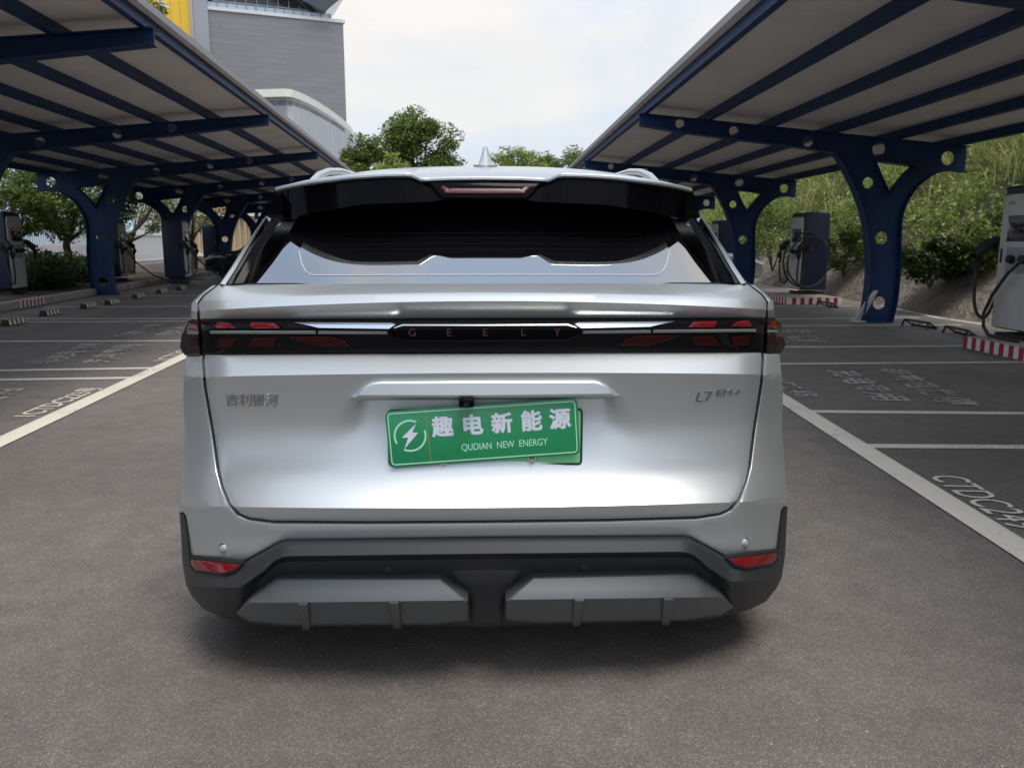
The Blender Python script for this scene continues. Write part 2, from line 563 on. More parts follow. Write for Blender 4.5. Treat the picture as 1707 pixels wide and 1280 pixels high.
for i, (x0, y0, x1, y1) in enumerate(RB):
    a, b = gnd(x0, y0), gnd(x1, y1)
    lx = (along(RL0, RL1, a.y).x if a.y < 12 else 2.5) + 0.02
    k0 = (lx - a.x) / (b.x - a.x)
    k1 = ((7.5 if a.y > 9.5 else 8.6) - a.x) / (b.x - a.x)
    strip(bay, a + (b - a) * k0, a + (b - a) * k1, 0.10, 0.004)
strip(bay, gnd(1640, 541), gnd(1566, 530.5), 0.10, 0.0042)
strip(bay, gnd(1566, 530.5), gnd(1470, 510), 0.10, 0.0042)
strip(bay, gnd(1404, 500), gnd(1305, 479), 0.10, 0.0042)
tag(bay.build('bay_line', M['line_bay']), 'thin pale lines between the parking bays', 'road marking', kind='structure')

def ground_text(body, p, right, size, m, bold=0.0, sy=1.0, sx=1.0, nm='painted_bay_text', z=0.005):
    """p: centre; right: world direction in which the text runs"""
    me = text_mesh(body, size, 0, bold)
    me.materials.append(m)
    o = link(nm, me)
    r = Vector((right[0], right[1], 0)).normalized()
    u = Vector((-r.y, r.x, 0))
    mw = Matrix(((r.x * sx, u.x * sy, 0, p[0]), (r.y * sx, u.y * sy, 0, p[1]), (0, 0, 1, z), (0, 0, 0, 1)))
    me.transform(mw)
    return o
ldir = (LL1 - LL0).normalized()
def span_text(body, p, q, perp_w, m, nm, bold=0.006):
    """text whose baseline runs p->q on the ground, fitted to that length, tall perp_w"""
    d = Vector((q.x - p.x, q.y - p.y, 0))
    me = text_mesh(body, 1.0, 0, bold)
    xs = [v.co.x for v in me.vertices]; ys = [v.co.y for v in me.vertices]
    w, hgt = max(xs) - min(xs), max(ys) - min(ys)
    r = d.normalized(); u = Vector((-r.y, r.x, 0))
    sx, sy = d.length / w, perp_w / hgt
    x0, y0 = min(xs), min(ys)
    for v in me.vertices:
        c = p + r * ((v.co.x - x0) * sx) + u * ((v.co.y - y0) * sy)
        v.co = (c.x, c.y, 0.006 + v.co.z * 0.2)
    me.materials.append(m)
    o = link(nm, me)
    return tag(o, None, 'road marking', kind='structure')
o = span_text('1CTDC223号', gnd(62, 695), gnd(176, 647), 0.20, M['line'], 'painted_bay_number', 0.015)
o['label'] = 'bay number painted beside the left lane line'
o = span_text('1CTDC224号', gnd(284, 602), gnd(352, 573), 0.22, M['line'], 'painted_bay_number')
o['label'] = 'bay number beside the left lane line, at the car'
o = span_text('CTDC249', gnd(1546, 794), gnd(1684, 882), 0.19, M['line'], 'painted_bay_number', 0.0)
o['label'] = 'bay number painted beside the right lane line'
o = span_text('CTDC248', gnd(1245, 618), gnd(1330, 662), 0.19, M['line_worn'], 'painted_bay_number', 0.0)
o['label'] = 'worn bay number beside the right lane line'
def bay_words(items, lab):
    for body, (a, b), h_ in items:
        o = span_text(body, gnd(*a), gnd(*b), h_, M['line_worn'], 'painted_bay_words', 0.03)
        o['label'] = lab
bay_words([('充电专用', ((182, 605), (238, 575)), 0.33), ('非充电勿停', ((93, 607), (182, 572)), 0.33)], 'charging bay words painted in the second left bay')
bay_words([('充电专用', ((290, 560), (345, 540)), 0.33), ('非充电勿停', ((224, 562), (282, 540)), 0.33)], 'charging bay words painted in the third left bay')
bay_words([('充电专用', ((1375, 618), (1456, 668)), 0.33), ('非充电勿停', ((1455, 615), (1568, 675)), 0.33)], 'charging bay words painted in the right bay')
bay_words([('充电专用', ((1283, 551), (1308, 570)), 0.33), ('非充电勿停', ((1312, 549), (1338, 570)), 0.33)], 'charging bay words in the farther right bay')
bay_words([('充电专用', ((-62, 702), (44, 648)), 0.33)], 'charging bay words painted in the first left bay')

# ------------------------------------------------------------------ left kerb and planting strip
K0, K1 = gnd(0, 521), gnd(157, 493)
kd = (K1 - K0).normalized()
kn = Vector((-kd.y, kd.x, 0))          # towards the planting (left)
if kn.x > 0: kn = -kn
def kpt(s, off=0.0, z=0.0):
    p = K0 + kd * s + kn * off
    return Vector((p.x, p.y, z))
kb = MB()
s = -22.0
while s < 50:
    a, b, c_, d_ = kpt(s), kpt(s + 0.985), kpt(s + 0.985, 0.16), kpt(s, 0.16)
    V = [a, b, c_, d_] + [Vector((p.x, p.y, 0.16)) for p in (a, b, c_, d_)]
    kb.add(V, [(0, 1, 5, 4), (1, 2, 6, 5), (2, 3, 7, 6), (3, 0, 4, 7), (4, 5, 6, 7), (3, 2, 1, 0)])
    s += 1.0
tag(kb.build('kerb', M['kerb'], bevel=0.012), 'concrete kerb along the left planting strip', 'kerb', kind='structure')
kp = MB()
def kerb_stripes(s0, n, w):
    for i in range(n):
        kp.mi = i % 2
        a, b = kpt(s0 + i * w, -0.004, 0.012), kpt(s0 + (i + 1) * w, -0.004, 0.012)
        kp.add([a, b, Vector((b.x, b.y, 0.163)), Vector((a.x, a.y, 0.163))], [(0, 1, 2, 3)])
        c_, d_ = kpt(s0 + i * w, 0.162), kpt(s0 + (i + 1) * w, 0.162)
        kp.add([Vector((a.x, a.y, 0.164)), Vector((b.x, b.y, 0.164)), Vector((d_.x, d_.y, 0.164)), Vector((c_.x, c_.y, 0.164))], [(0, 1, 2, 3)])
kerb_stripes((gnd(25, 515) - K0).dot(kd), 13, 0.088)
kerb_stripes((gnd(212, 482) - K0).dot(kd), 14, 0.11)
tag(kp.build('kerb_stripe', [M['white_paint'], M['red_paint']]), 'red and white striped stretches painted on the left kerb', 'road marking', kind='structure')
pb = MB()
for s in np.arange(-22, 50, 2.0):
    a, b = kpt(s, 0.16, 0.13), kpt(s + 2, 0.16, 0.13)
    c_, d_ = kpt(s + 2, 16, 0.30), kpt(s, 16, 0.30)
    pb.add([a, b, c_, d_], [(0, 1, 2, 3)])
tag(pb.build('planting_bed', M['soil']), 'soil of the planting strip behind the left kerb', 'ground', kind='structure')

# ------------------------------------------------------------------ hillside on the right
def foot_x(y):
    return np.interp(y, [-40, 8, 14, 24, 40, 60], [8.9, 8.4, 8.05, 8.6, 9.2, 10])
def hill_z(d, y):
    """height above ground at distance d uphill from the foot"""
    w = 0.25 * math.sin(y * 0.9) + 0.18 * math.sin(y * 2.3 + 1) + 0.15 * math.sin(d * 1.7 + y)
    if d < 0.8:
        return d * 1.05
    return 0.84 + (d - 0.8) * 0.83 + w * min(1, (d - 0.8) * 0.5)
ap = MB()
ys = np.arange(-20, 62, 0.35)
ds = [-0.15, 0, 0.2, 0.45, 0.7, 0.9, 1.15]
V = []
for y in ys:
    for d in ds:
        n = 0.07 * math.sin(y * 3.1 + d * 5) + 0.06 * math.sin(y * 7.7 + 2 * d)
        V.append((foot_x(y) + d + n * (1 if d > 0 else 0), y, hill_z(max(d, 0), y) + (n if d > 0 else -0.04)))
nd = len(ds)
ap.add(V, [(i * nd + j, i * nd + j + 1, (i + 1) * nd + j + 1, (i + 1) * nd + j) for i in range(len(ys) - 1) for j in range(nd - 1)])
tag(ap.build('slope_apron', M['rock'], smooth=50), 'rough sprayed concrete foot of the hillside', 'slope', kind='structure')
hl = MB()
ys2 = np.arange(-20, 62, 0.8)
ds2 = [0.95, 1.4, 2, 2.8, 3.6, 4.6, 5.8, 7, 8.5, 10.5, 13]
V = []
for y in ys2:
    for d in ds2:
        V.append((foot_x(y) + d, y, hill_z(d, y) - 0.05))
nd = len(ds2)
hl.add(V, [(i * nd + j, i * nd + j + 1, (i + 1) * nd + j + 1, (i + 1) * nd + j) for i in range(len(ys2) - 1) for j in range(nd - 1)])
tag(hl.build('hillside', M['soil'], smooth=60), 'earth hillside behind the right chargers', 'slope', kind='structure')

# ------------------------------------------------------------------ foliage generators
def quads_mesh(name, P, T, S, W, m, parent=None):
    """P centre (n,3), T tip axis, S side axis (already scaled), rhombic leaves"""
    n = len(P)
    V = np.empty((n, 4, 3))
    V[:, 0] = P - T
    V[:, 1] = P + S - T * 0.1
    V[:, 2] = P + T
    V[:, 3] = P - S - T * 0.1
    me = bpy.data.meshes.new(name)
    me.vertices.add(n * 4)
    me.vertices.foreach_set('co', V.reshape(-1))
    me.loops.add(n * 4)
    me.loops.foreach_set('vertex_index', np.arange(n * 4))
    me.polygons.add(n)
    me.polygons.foreach_set('loop_start', np.arange(n) * 4)
    me.polygons.foreach_set('loop_total', np.full(n, 4))
    me.update()
    me.validate()
    me.materials.append(m)
    return link(name, me, parent)
def unit(n):
    v = rng.normal(size=(n, 3))
    return v / np.linalg.norm(v, axis=1, keepdims=True)
def leaves(name, P, size, m, parent=None, up=0.5):
    n = len(P)
    nrm = unit(n); nrm[:, 2] = np.abs(nrm[:, 2]) + up
    nrm /= np.linalg.norm(nrm, axis=1, keepdims=True)
    t = np.cross(nrm, unit(n)); t /= np.linalg.norm(t, axis=1, keepdims=True) + 1e-9
    s = np.cross(nrm, t)
    k = (size * rng.uniform(0.6, 1.3, n))[:, None]
    return quads_mesh(name, P, t * k, s * k * 0.45, 1, m, parent)
def clump_points(n, centre, radii, clumps, spread):
    """points gathered in clumps near the shell of an ellipsoid"""
    c = unit(clumps) * (rng.uniform(0.25, 1.0, clumps) ** 0.5)[:, None]
    c *= np.array(radii)
    idx = rng.integers(0, clumps, n)
    r = rng.uniform(0.55, 1.35, clumps)
    p = c[idx] + unit(n) * (rng.uniform(0, 1, n) ** 0.45 * spread * r[idx])[:, None] * np.array([1, 1, 0.7])
    return p + np.array(centre), c + np.array(centre)
def tree(name, x, y, h, crown_r, crown_h, label, group, leafm, trunk_h=None, n=6000, leaf=0.11, clumps=40, spread=0.5, tr=0.11, z0=0.1, limbs=7, forks=1):
    root = empty(name, (x, y, z0), 0, label, 'tree', group)
    cz = h - crown_h / 2
    P, C = clump_points(n, (0, 0, cz), (crown_r, crown_r, crown_h / 2), clumps, spread)
    tk = MB()
    th = trunk_h or h * 0.4
    pts = [(0, 0, -0.1), (0.03, 0.02, th * 0.35), (-0.03, 0.0, th * 0.7), (0.02, 0, th)]
    tk.tube(pts, [tr * 1.25, tr, tr * 0.85, tr * 0.75], 9)
    sel = C[rng.choice(len(C), min(limbs, len(C)), replace=False)]
    for c in sel:
        b = Vector((0.02, 0, th * random.uniform(0.75, 1.0)))
        e = Vector(c)
        mid = b.lerp(e, 0.5) + Vector((0, 0, -0.10 * h * random.random() + 0.03))
        tk.tube([b, b.lerp(mid, .5) + Vector((random.uniform(-.05, .05), random.uniform(-.05, .05), 0)), mid, e], [tr * 0.55, tr * 0.42, tr * 0.32, tr * 0.12], 6)
    tk.build('trunk', M['bark'], root, smooth=60)
    leaves('crown', P, leaf, leafm, root)
    return root

# hill vegetation: tall reed grass and leafy ground cover, one mass nobody could count
def hill_pts(n, y0, y1, d0, d1):
    y = rng.uniform(y0, y1, n); d = rng.uniform(d0, d1, n)
    x = np.array([foot_x(a) for a in y]) + d
    z = np.array([hill_z(b, a) for a, b in zip(y, d)])
    return np.stack([x, y, z], 1), d
def blades(name, B, hgt, m, lean):
    n = len(B)
    segs = 4
    a = rng.uniform(0, 2 * np.pi, n)
    out_ = np.stack([np.cos(a), np.sin(a), np.zeros(n)], 1)
    out_[:, 0] -= 0.30                      # the slope makes blades hang outwards
    hh = hgt * rng.uniform(0.45, 1.25, n)
    ln = lean * rng.uniform(0.3, 1.5, n)
    side = np.cross(out_, np.array([0, 0, 1.0])); side /= np.linalg.norm(side, axis=1, keepdims=True) + 1e-9
    wv = 0.011 * rng.uniform(0.6, 1.7, n)
    V = np.empty((n, segs * 2, 3))
    for k in range(segs):
        t = k / (segs - 1)
        c = B + np.stack([np.zeros(n), np.zeros(n), hh * (t - 0.42 * t * t * ln / lean)], 1) + out_ * (ln * hh * t ** 2)[:, None]
        w = (wv * (1 - t * 0.9))[:, None] * side
        V[:, k * 2] = c - w
        V[:, k * 2 + 1] = c + w
    idx = np.arange(n)[:, None, None] * segs * 2
    f = np.array([[k * 2, k * 2 + 1, k * 2 + 3, k * 2 + 2] for k in range(segs - 1)])[None] + idx
    f = f.reshape(-1, 4)
    me = bpy.data.meshes.new(name)
    me.vertices.add(n * segs * 2); me.vertices.foreach_set('co', V.reshape(-1))
    me.loops.add(f.size); me.loops.foreach_set('vertex_index', f.reshape(-1))
    me.polygons.add(len(f)); me.polygons.foreach_set('loop_start', np.arange(len(f)) * 4); me.polygons.foreach_set('loop_total', np.full(len(f), 4))
    me.update(); me.validate()
    me.materials.append(m)
    return link(name, me)
tuft, _ = hill_pts(1500, 4, 40, 2.3, 10.5)
tuft = tuft[(tuft[:, 1] < 19) | (rng.random(len(tuft)) < 0.35)]
idx = rng.integers(0, len(tuft), 40000)
B = tuft[idx] + rng.normal(size=(len(idx), 3)) * np.array([0.20, 0.22, 0.05])
tag(blades('hill_grass', B, 0.95, M['grass'], 1.15), 'tall pale reed grass covering the sunlit hillside', 'grass', kind='stuff')
lc, _ = hill_pts(1500, 3, 46, 0.8, 9.5)
idx = rng.integers(0, len(lc), 120000)
P = lc[idx] + unit(len(idx)) * (rng.uniform(0, 1, len(idx)) ** 0.5 * 0.5)[:, None]
P[:, 2] += 0.15 + 0.25 * rng.random(len(idx)) ** 2
tag(leaves('hill_creeper', P, 0.06, M['leaf_light'], up=0.3), 'green leafy creepers spreading over the hillside', 'creeper', kind='stuff')

def bush(x, y, z, r, h, label, m, n=2500, leaf=0.06, group='shrubs on the hillside', cat='shrub', nm='shrub'):
    root = empty(nm, (x, y, z), 0, label, cat, group)
    P, C = clump_points(n, (0, 0, h * 0.55), (r, r, h * 0.5), 16, r * 0.5)
    st = MB()
    for c in C[:6]:
        st.tube([(0, 0, -0.15), (c[0] * 0.4, c[1] * 0.4, c[2] * 0.5), tuple(c)], [0.02, 0.014, 0.006], 5)
    st.build('stem', M['bark'], root)
    leaves('foliage', P, leaf, m, root, up=0.35)
    return root
HB = [(1590, 350, 15.0, 0.55, 0.9, 'light green leafy shrub on the slope left of the nearest right charger', 'leaf_light'),
      (1555, 425, 14.5, 0.6, 0.7, 'low dark shrub on the slope just above the concrete foot', 'leaf_dark'),
      (1290, 400, 24, 1.3, 1.8, 'broad mid green bush on the hillside behind the second right column', 'leaf_mid'),
      (1410, 400, 19.5, 0.8, 1.2, 'rounded green bush on the slope between blue charger and right column', 'leaf_mid'),
      (1690, 250, 14, 0.7, 1.0, 'leafy green bush at the right edge above the nearest charger', 'leaf_mid')]
for px, py, Y, r_, h_, lab, mm in HB:
    p = at(px, py, Y)
    d = max(0.9, p.x - foot_x(Y))
    bush(p.x, Y, hill_z(d, Y) - 0.32, r_, h_, lab, M[mm], 5000, 0.05)

# left shrubs behind the kerb
LS = [(20, 1.6), (75, 1.9), (115, 1.7), (150, 2.2), (228, 2.1), (252, 2.0), (330, 2.1)]
labs = ['glossy dark hedge shrub behind the first left charger', 'dark leafy hedge shrub at the striped kerb stretch', 'glossy hedge shrub between striped kerb and first left column',
        'dense hedge shrub touching the foot of the first left column', 'bright green clipped shrub right of the second left charger', 'bright green shrub left of the navy charger by the second left column', 'green shrub beyond the second left column']
for (px, off), lab in zip(LS, labs):
    q = gnd(px, 495 - px * 0.07)
    sdist = (q - K0).dot(kd)
    p = kpt(sdist, off)
    bush(p.x, p.y, 0.15, 0.95, 0.72 if px < 200 else 0.62, lab, M['leaf_dark'] if px < 200 else M['leaf_mid'], 4200, 0.06, 'hedge shrubs behind the left kerb')

# trees on the left
def ltree(px, Y, off_top, crown_r, crown_h, label, n=15000, m='leaf_mid', group='trees behind the left fence'):
    p = at(px, 405, Y)
    h = at(px, off_top, Y).z
    return tree('tree', p.x, Y, h, crown_r, crown_h, label, group, M[m], trunk_h=max(1.4, (h - crown_h) * 1.0), n=n, leaf=0.055, clumps=60, spread=0.5, tr=0.12, z0=0.2, limbs=10)
ltree(25, 24.0, 265, 2.0, 2.3, 'wide dark tree behind the first left charger')
ltree(112, 24.5, 270, 2.0, 2.3, 'forked tree left of the first left column, trunk in front of railing')
ltree(215, 30, 290, 2.0, 2.4, 'sparse tree seen between the first and second left columns', 7000)
ltree(320, 36, 300, 1.9, 2.6, 'thin tree seen between the second and third left columns', 6000)
# trees beyond the car
def ctree(px, pytop, Y, cr_, ch_, label, n, m, leaf=0.16, clumps=60, spread=1.0):
    p = at(px, 405, Y); h = at(px, pytop, Y).z
    return tree('tree', p.x, Y, h, cr_, ch_, label, 'trees beyond the car roof', M[m], trunk_h=h - ch_ * 0.8, n=n, leaf=leaf, clumps=clumps, spread=spread, tr=0.2, z0=0, limbs=14)
ctree(697, 192, 42, 1.85, 4.6, 'large dense green tree rising over the left half of the car roof', 27000, 'leaf_mid', 0.10, 64, 0.78)
ctree(612, 225, 41, 1.15, 3.2, 'smaller tree at the left flank of the large tree, by the curved building', 7500, 'leaf_mid', 0.10, 34, 0.5)
ctree(660, 262, 38, 0.9, 1.6, 'low yellow green treetop in front of the large tree', 3500, 'leaf_light', 0.08, 22, 0.36)
ctree(862, 246, 40, 1.5, 2.0, 'wispy treetop just right of the roof fin', 7000, 'leaf_light', 0.07, 60, 0.34)
ctree(942, 250, 44, 1.7, 2.4, 'round treetop next to the tip of the right canopy', 8000, 'leaf_mid', 0.08, 44, 0.48)
ctree(905, 260, 46, 1.5, 1.8, 'small treetop between the wispy and the round ones', 5000, 'leaf_mid', 0.08, 34, 0.42)

# ------------------------------------------------------------------ railing, walls, buildings
rl = empty('railing_fence', (0, 0, 0), 0, 'white metal bar railing behind the left shrubs', 'fence')
bars, rails = MB(), MB()
o_f = 4.2
for s in np.arange(-4, 34, 0.17):
    p = kpt(s, o_f, 0)
    bars.box((p.x, p.y, 1.05), (0.035, 0.035, 1.5), math.atan2(kd.y, kd.x))
a, b = kpt(-4, o_f, 0), kpt(34, o_f, 0)
for z in (0.45, 1.65):
    c = (a + b) / 2
    rails.box((c.x, c.y, z), ((b - a).length, 0.05, 0.05), math.atan2(kd.y, kd.x))
rails.build('rail', M['fence'], rl)
tag(bars.build('bar', M['fence'], rl), kind='stuff')
wl = MB()
a, b = kpt(-10, 9.5, 0), kpt(22, 9.5, 0)
c = (a + b) / 2
wl.box((c.x - 3, c.y, 2.0), ((b - a).length, 5.5, 4.0), math.atan2(kd.y, kd.x))
wb = empty('white_building', (0, 0, 0), 0, 'low white panelled building behind the left railing', 'building')
wl.build('wall', M['white_wall'], wb)
wc = MB()
wc.box((c.x - 3, c.y, 4.1), ((b - a).length + .3, 5.8, 0.2), math.atan2(kd.y, kd.x))
wc.build('coping', M['cream'], wb)
ws = MB()
for z in (1.55, 2.05):
    q = (kpt(-10, 6.66, 0) + kpt(22, 6.66, 0)) / 2
    ws.box((q.x - 3, q.y, z), ((b - a).length, 0.06, 0.05), math.atan2(kd.y, kd.x))
ws.build('string_course', M['panel_dark'], wb)

tb = empty('slatted_building', (0, 0, 0), 0, 'tan building clad in upright slats behind the far left columns', 'building')
t0, t1 = at(340, 405, 48), at(462, 405, 48)
m_ = MB(); m_.box(((t0.x + t1.x) / 2 - 0.5, 50.5, 2.0), (t1.x - t0.x + 1, 5, 4.6)); m_.build('wall', M['tan'], tb)
m_ = MB()
x = t0.x - 0.9
while x < t1.x:
    m_.box((x, 47.93, 2.3), (0.12, 0.14, 3.9)); x += 0.34
tag(m_.build('slat', M['tan'], tb), kind='stuff')
m_ = MB(); m_.box(((t0.x + t1.x) / 2 - 0.5, 47.8, 2.9), (t1.x - t0.x + 1, 0.2, 0.14)); m_.box(((t0.x + t1.x) / 2 - 0.5, 47.8, 0.6), (t1.x - t0.x + 1, 0.22, 0.16)); m_.build('rail', M['cream'], tb)

# grey tower with glass balustrade and dark overhanging roof
tw = empty('grey_tower', (0, 0, 0), 0, 'large windowless grey building with a glass topped roof storey', 'building')
A, B_ = at(346, 16, 92), at(572, 40, 97)
Bz = 19.4 + 1.28
A = Vector((A.x, 92, 0)); B_ = Vector((B_.x, 97, 0))
ztop = at(346, 16, 92).z
dirw = (B_ - A).normalized(); nrm = Vector((dirw.y, -dirw.x, 0))
if nrm.y > 0: nrm = -nrm
ztop2 = at(572, 40, 97).z
zt = (ztop + ztop2) / 2
def face_pt(s, o, z):
    p = A + dirw * s - nrm * o
    return Vector((p.x, p.y, z))
Wd = (B_ - A).length
def wall_box(mb, s0, s1, o0, o1, z0, z1):
    V = [face_pt(s, o, z) for z in (z0, z1) for o in (o0, o1) for s in (s0, s1)]
    mb.add(V, [(0, 2, 3, 1), (4, 5, 7, 6), (0, 1, 5, 4), (2, 6, 7, 3), (0, 4, 6, 2), (1, 3, 7, 5)])
def wb_part(nm, m, parent, *boxes):
    mb = MB()
    for b in boxes:
        wall_box(mb, *b)
    return mb.build(nm, m, parent)
wb_part('wall', M['clad_grey'], tw, (0, Wd, 0, 22, 0, zt))
wb_part('corner_pier', M['panel_dark'], tw, (-1.45, -0.003, -0.3, 20, 0, zt + 3.5))
wb_part('coping', M['white_wall'], tw, (0, Wd + 0.2, -0.15, 0.5, zt + 0.003, zt + 0.35))
wb_part('balustrade', M['bglass'], tw, (0, Wd - 1.2, 0.6, 0.7, zt + 0.36, zt + 1.0))
for s in np.arange(0, Wd - 1.2, 1.0):
    wb_part('mullion', M['steel_grey'], tw, (s, s + 0.06, 0.5, 0.8, zt + 0.36, zt + 1.03))
wb_part('upper_glazing', M['win_dark'], tw, (0.5, Wd - 2.8, 1.6, 12, zt + 0.5, zt + 4.6))
tr_ = MB()
for s in np.arange(0.6, Wd - 2.8, 1.15):
    wall_box(tr_, s, s + 0.07, 1.45, 1.59, zt + 0.4, zt + 3.0)
for z in (1.3, 2.3):
    wall_box(tr_, 0.6, Wd - 2.7, 1.4, 1.52, zt + z, zt + z + 0.12)
tr_.build('glazing_bar', M['fence'], tw)
rf = MB()
prof = [(-1, zt + 3.6), (Wd - 8, zt + 3.0), (Wd - 2.5, zt + 0.95), (Wd - 1.9, zt + 1.0), (Wd + 0.5, zt + 3.1), (Wd + 0.6, zt + 5.0), (-1, zt + 5.0)]
rp = [face_pt(s_, -0.9, z) for s_, z in prof] + [face_pt(s_, 16, z) for s_, z in prof]
k_ = len(prof)
rf.add(rp, [tuple(range(k_)), tuple(range(2 * k_ - 1, k_ - 1, -1))] + [(i, i + k_, (i + 1) % k_ + k_, (i + 1) % k_) for i in range(k_)])
rf.build('roof', M['win_dark'], tw)

# yellow hoarding on the left neighbour
yb = empty('yellow_fronted_building', (0, 0, 0), 0, 'yellow panelled building front at the left of the grey tower', 'building')
wb_part('wall', M['white_wall'], yb, (-9, -1.47, 1.0, 16, 0, zt + 10))
wb_part('yellow_panel', M['yellow'], yb, (-8.6, -1.85, 0.8, 0.997, 8, zt + 9))
yl = MB()
for s in np.arange(-8.2, -1.9, 0.9):
    wall_box(yl, s, s + 0.05, 0.77, 0.797, 8, zt + 9)
yl.build('panel_joint', mat('yellow_joint', (0.5, 0.28, 0.02), 0.6), yb)
for k in range(9):
    wm = MB()
    s0, z0 = random.uniform(-5.5, -2.4), random.uniform(zt - 6, zt + 2.5)
    pts_ = [face_pt(s0, 0.76, z0)]
    star = []
    for j in range(14):
        a_ = j / 14 * 2 * math.pi; r_ = (0.95 if j % 2 else 0.3) * random.uniform(0.7, 1.2)
        star.append(face_pt(s0 + r_ * math.cos(a_), 0.755, z0 + r_ * 0.8 * math.sin(a_)))
    wm.add(star + [p + nrm * -0.03 for p in star], [tuple(range(14)), tuple(range(27, 13, -1))] + [(j, j + 14, (j + 1) % 14 + 14, (j + 1) % 14) for j in range(14)])
    wm.build('white_motif', M['white_wall'], yb)
wd_ = MB(); wall_box(wd_, -7.5, -2.6, 0.5, 0.76, 15.4, 16.6); wd_.build('shop_sign', M['win_dark'], yb)
p = face_pt(-5.6, -6, 0)
tree('tree', p.x, p.y, at(262, -5, p.y).z, 2.2, 9, 'slim tree in front of the yellow panelled building', 'trees by the far buildings', M['leaf_mid'], trunk_h=14, n=5000, leaf=0.24, clumps=30, spread=1.0, tr=0.2, z0=0)

# curved pale building
cb = empty('curved_building', (0, 0, 0), 0, 'pale panelled building with a curved front and cream parapet', 'building')
# plan: straight from px 400..488 at Y 70, then arc falling away to the right
P0 = at(380, 405, 69); P1 = at(489, 405, 68); 
plan = [Vector((P0.x, 69, 0)), Vector((P1.x, 68, 0))]
for px_, py_ in ((500, 151), (512, 155.5), (525, 161.5), (541, 170.5), (557, 181), (570, 190.5), (581, 199.5), (588, 207), (592, 213), (593, 219)):
    yd = 68 * 257.0 / (407.0 - py_)
    plan.append(Vector((at(px_, 405, yd).x, yd, 0)))
zc_ = at(489, 163, 68).z
zc_t = at(489, 150, 68).z
def plan_wall(mb, i0, i1, z0, z1, off=0.0, thick=0.4):
    for i in range(i0, i1):
        a, b = plan[i], plan[i + 1]
        mb.add([(a.x, a.y - off, z0), (b.x, b.y - off, z0), (b.x, b.y - off, z1), (a.x, a.y - off, z1),
                (a.x, a.y + thick, z0), (b.x, b.y + thick, z0), (b.x, b.y + thick, z1), (a.x, a.y + thick, z1)],
               [(0, 1, 2, 3), (7, 6, 5, 4), (3, 2, 6, 7), (0, 4, 5, 1)])
mb = MB(); plan_wall(mb, 0, 1, 0, zc_); mb.build('flat_wall', M['panel_dark'], cb)
mb = MB(); plan_wall(mb, 1, len(plan) - 1, 0, zc_); mb.build('curved_wall', M['panel_light'], cb, smooth=40)
mb = MB(); plan_wall(mb, 0, len(plan) - 1, zc_ + 0.002, zc_t, 0.45, 0.8); mb.build('parapet', M['cream'], cb, smooth=40)
mb = MB()
for i in range(0, len(plan) - 1):
    for z in np.arange(2, zc_ - 0.5, 2.2):
        a, b = plan[i], plan[i + 1]
        mb.add([(a.x, a.y - 0.02, z), (b.x, b.y - 0.02, z), (b.x, b.y - 0.02, z + 0.05), (a.x, a.y - 0.02, z + 0.05)], [(0, 1, 2, 3)])
    if i >= 1:
        a = plan[i]
        mb.box((a.x, a.y, zc_ / 2), (0.04, 0.04, zc_ - 0.4))
for k in range(1, 7):
    q = plan[0].lerp(plan[1], k / 7)
    mb.box((q.x, q.y, zc_ / 2), (0.05, 0.06, zc_ - 0.4))
mb.build('panel_joint', mat('panel_joint', (0.40, 0.41, 0.41), 0.6), cb)
mb = MB()
rr = plan + [Vector((P0.x, plan[-1].y, 0))]
mb.prism([(p.x, p.y) for p in rr], zc_ - 0.6, zc_ - 0.2, 'z')
mb.build('roof', M['steel_grey'], cb)
# hidden far end of the car park: a low backdrop of distant planting
# ================================================================== CARPORTS
R1B = gnd(1457, 537)
R1Y = R1B.y
def loc(px, py):
    p = at(px, py, R1Y)
    return (p.x - R1B.x, p.z)
OUT = [(1065, 190), (1611, 245), (1608, 288), (1590, 285.5), (1569, 286), (1553, 292), (1538, 302), (1527, 311), (1519, 321), (1511, 334), (1505, 347), (1501, 360), (1499, 375),
       (1498, 400), (1498, 430), (1496.5, 464), (1492, 503), (1484, 537), (1432.4, 537), (1438, 516), (1442, 496), (1445, 470), (1446, 445), (1445.5, 420), (1443.6, 400), (1441, 380), (1437, 360),
       (1432, 342), (1425, 323), (1416, 303), (1406, 284), (1396, 266), (1389, 256), (1360, 251), (1300, 243), (1137, 222), (1065.5, 210)]
TRI = [(1456, 269), (1488, 273), (1520.5, 278), (1509, 289), (1498, 302), (1489, 313), (1481, 325), (1475, 312), (1469, 300), (1462, 283)]
HOLES = [(1133, 206.5, 7.5), (1223, 219, 7.8), (1346.5, 236, 9), (1464.5, 249, 11), (1579.5, 264, 11), (1446.6, 305, 9), (1469, 397, 10.5), (1465, 505, 10.5)]
def frame_data(mirror, ext, sx=1.0, sz=1.0):
    o = [loc(*p) for p in OUT]
    if ext:
        # longer cantilever: slide the tip out along the beam
        top, bot = o[0], o[-1]
        d = Vector((o[0][0] - o[1][0], o[0][1] - o[1][1])).normalized() * ext
        o[0] = (top[0] + d.x, top[1] + d.y)
        o[-1] = (bot[0] + d.x, bot[1] + d.y + 0.02)
    t = [loc(*p) for p in TRI]
    hs = []
    for x, y, r in HOLES:
        c = loc(x, y); rr = abs(loc(x + r, y)[0] - c[0])
        hs.append([(c[0] + rr * math.cos(a), c[1] + rr * math.sin(a)) for a in np.linspace(0, 2 * math.pi, 20, endpoint=False)])
    if sx != 1.0:
        fs_ = lambda P: [(x * sx, z * sz) for x, z in P]
        o, t, hs = fs_(o), fs_(t), [fs_(h) for h in hs]
    if mirror:
        fl = lambda P: [(-x, z) for x, z in P]
        o, t, hs = fl(o), fl(t), [fl(h) for h in hs]
    return o, t, hs
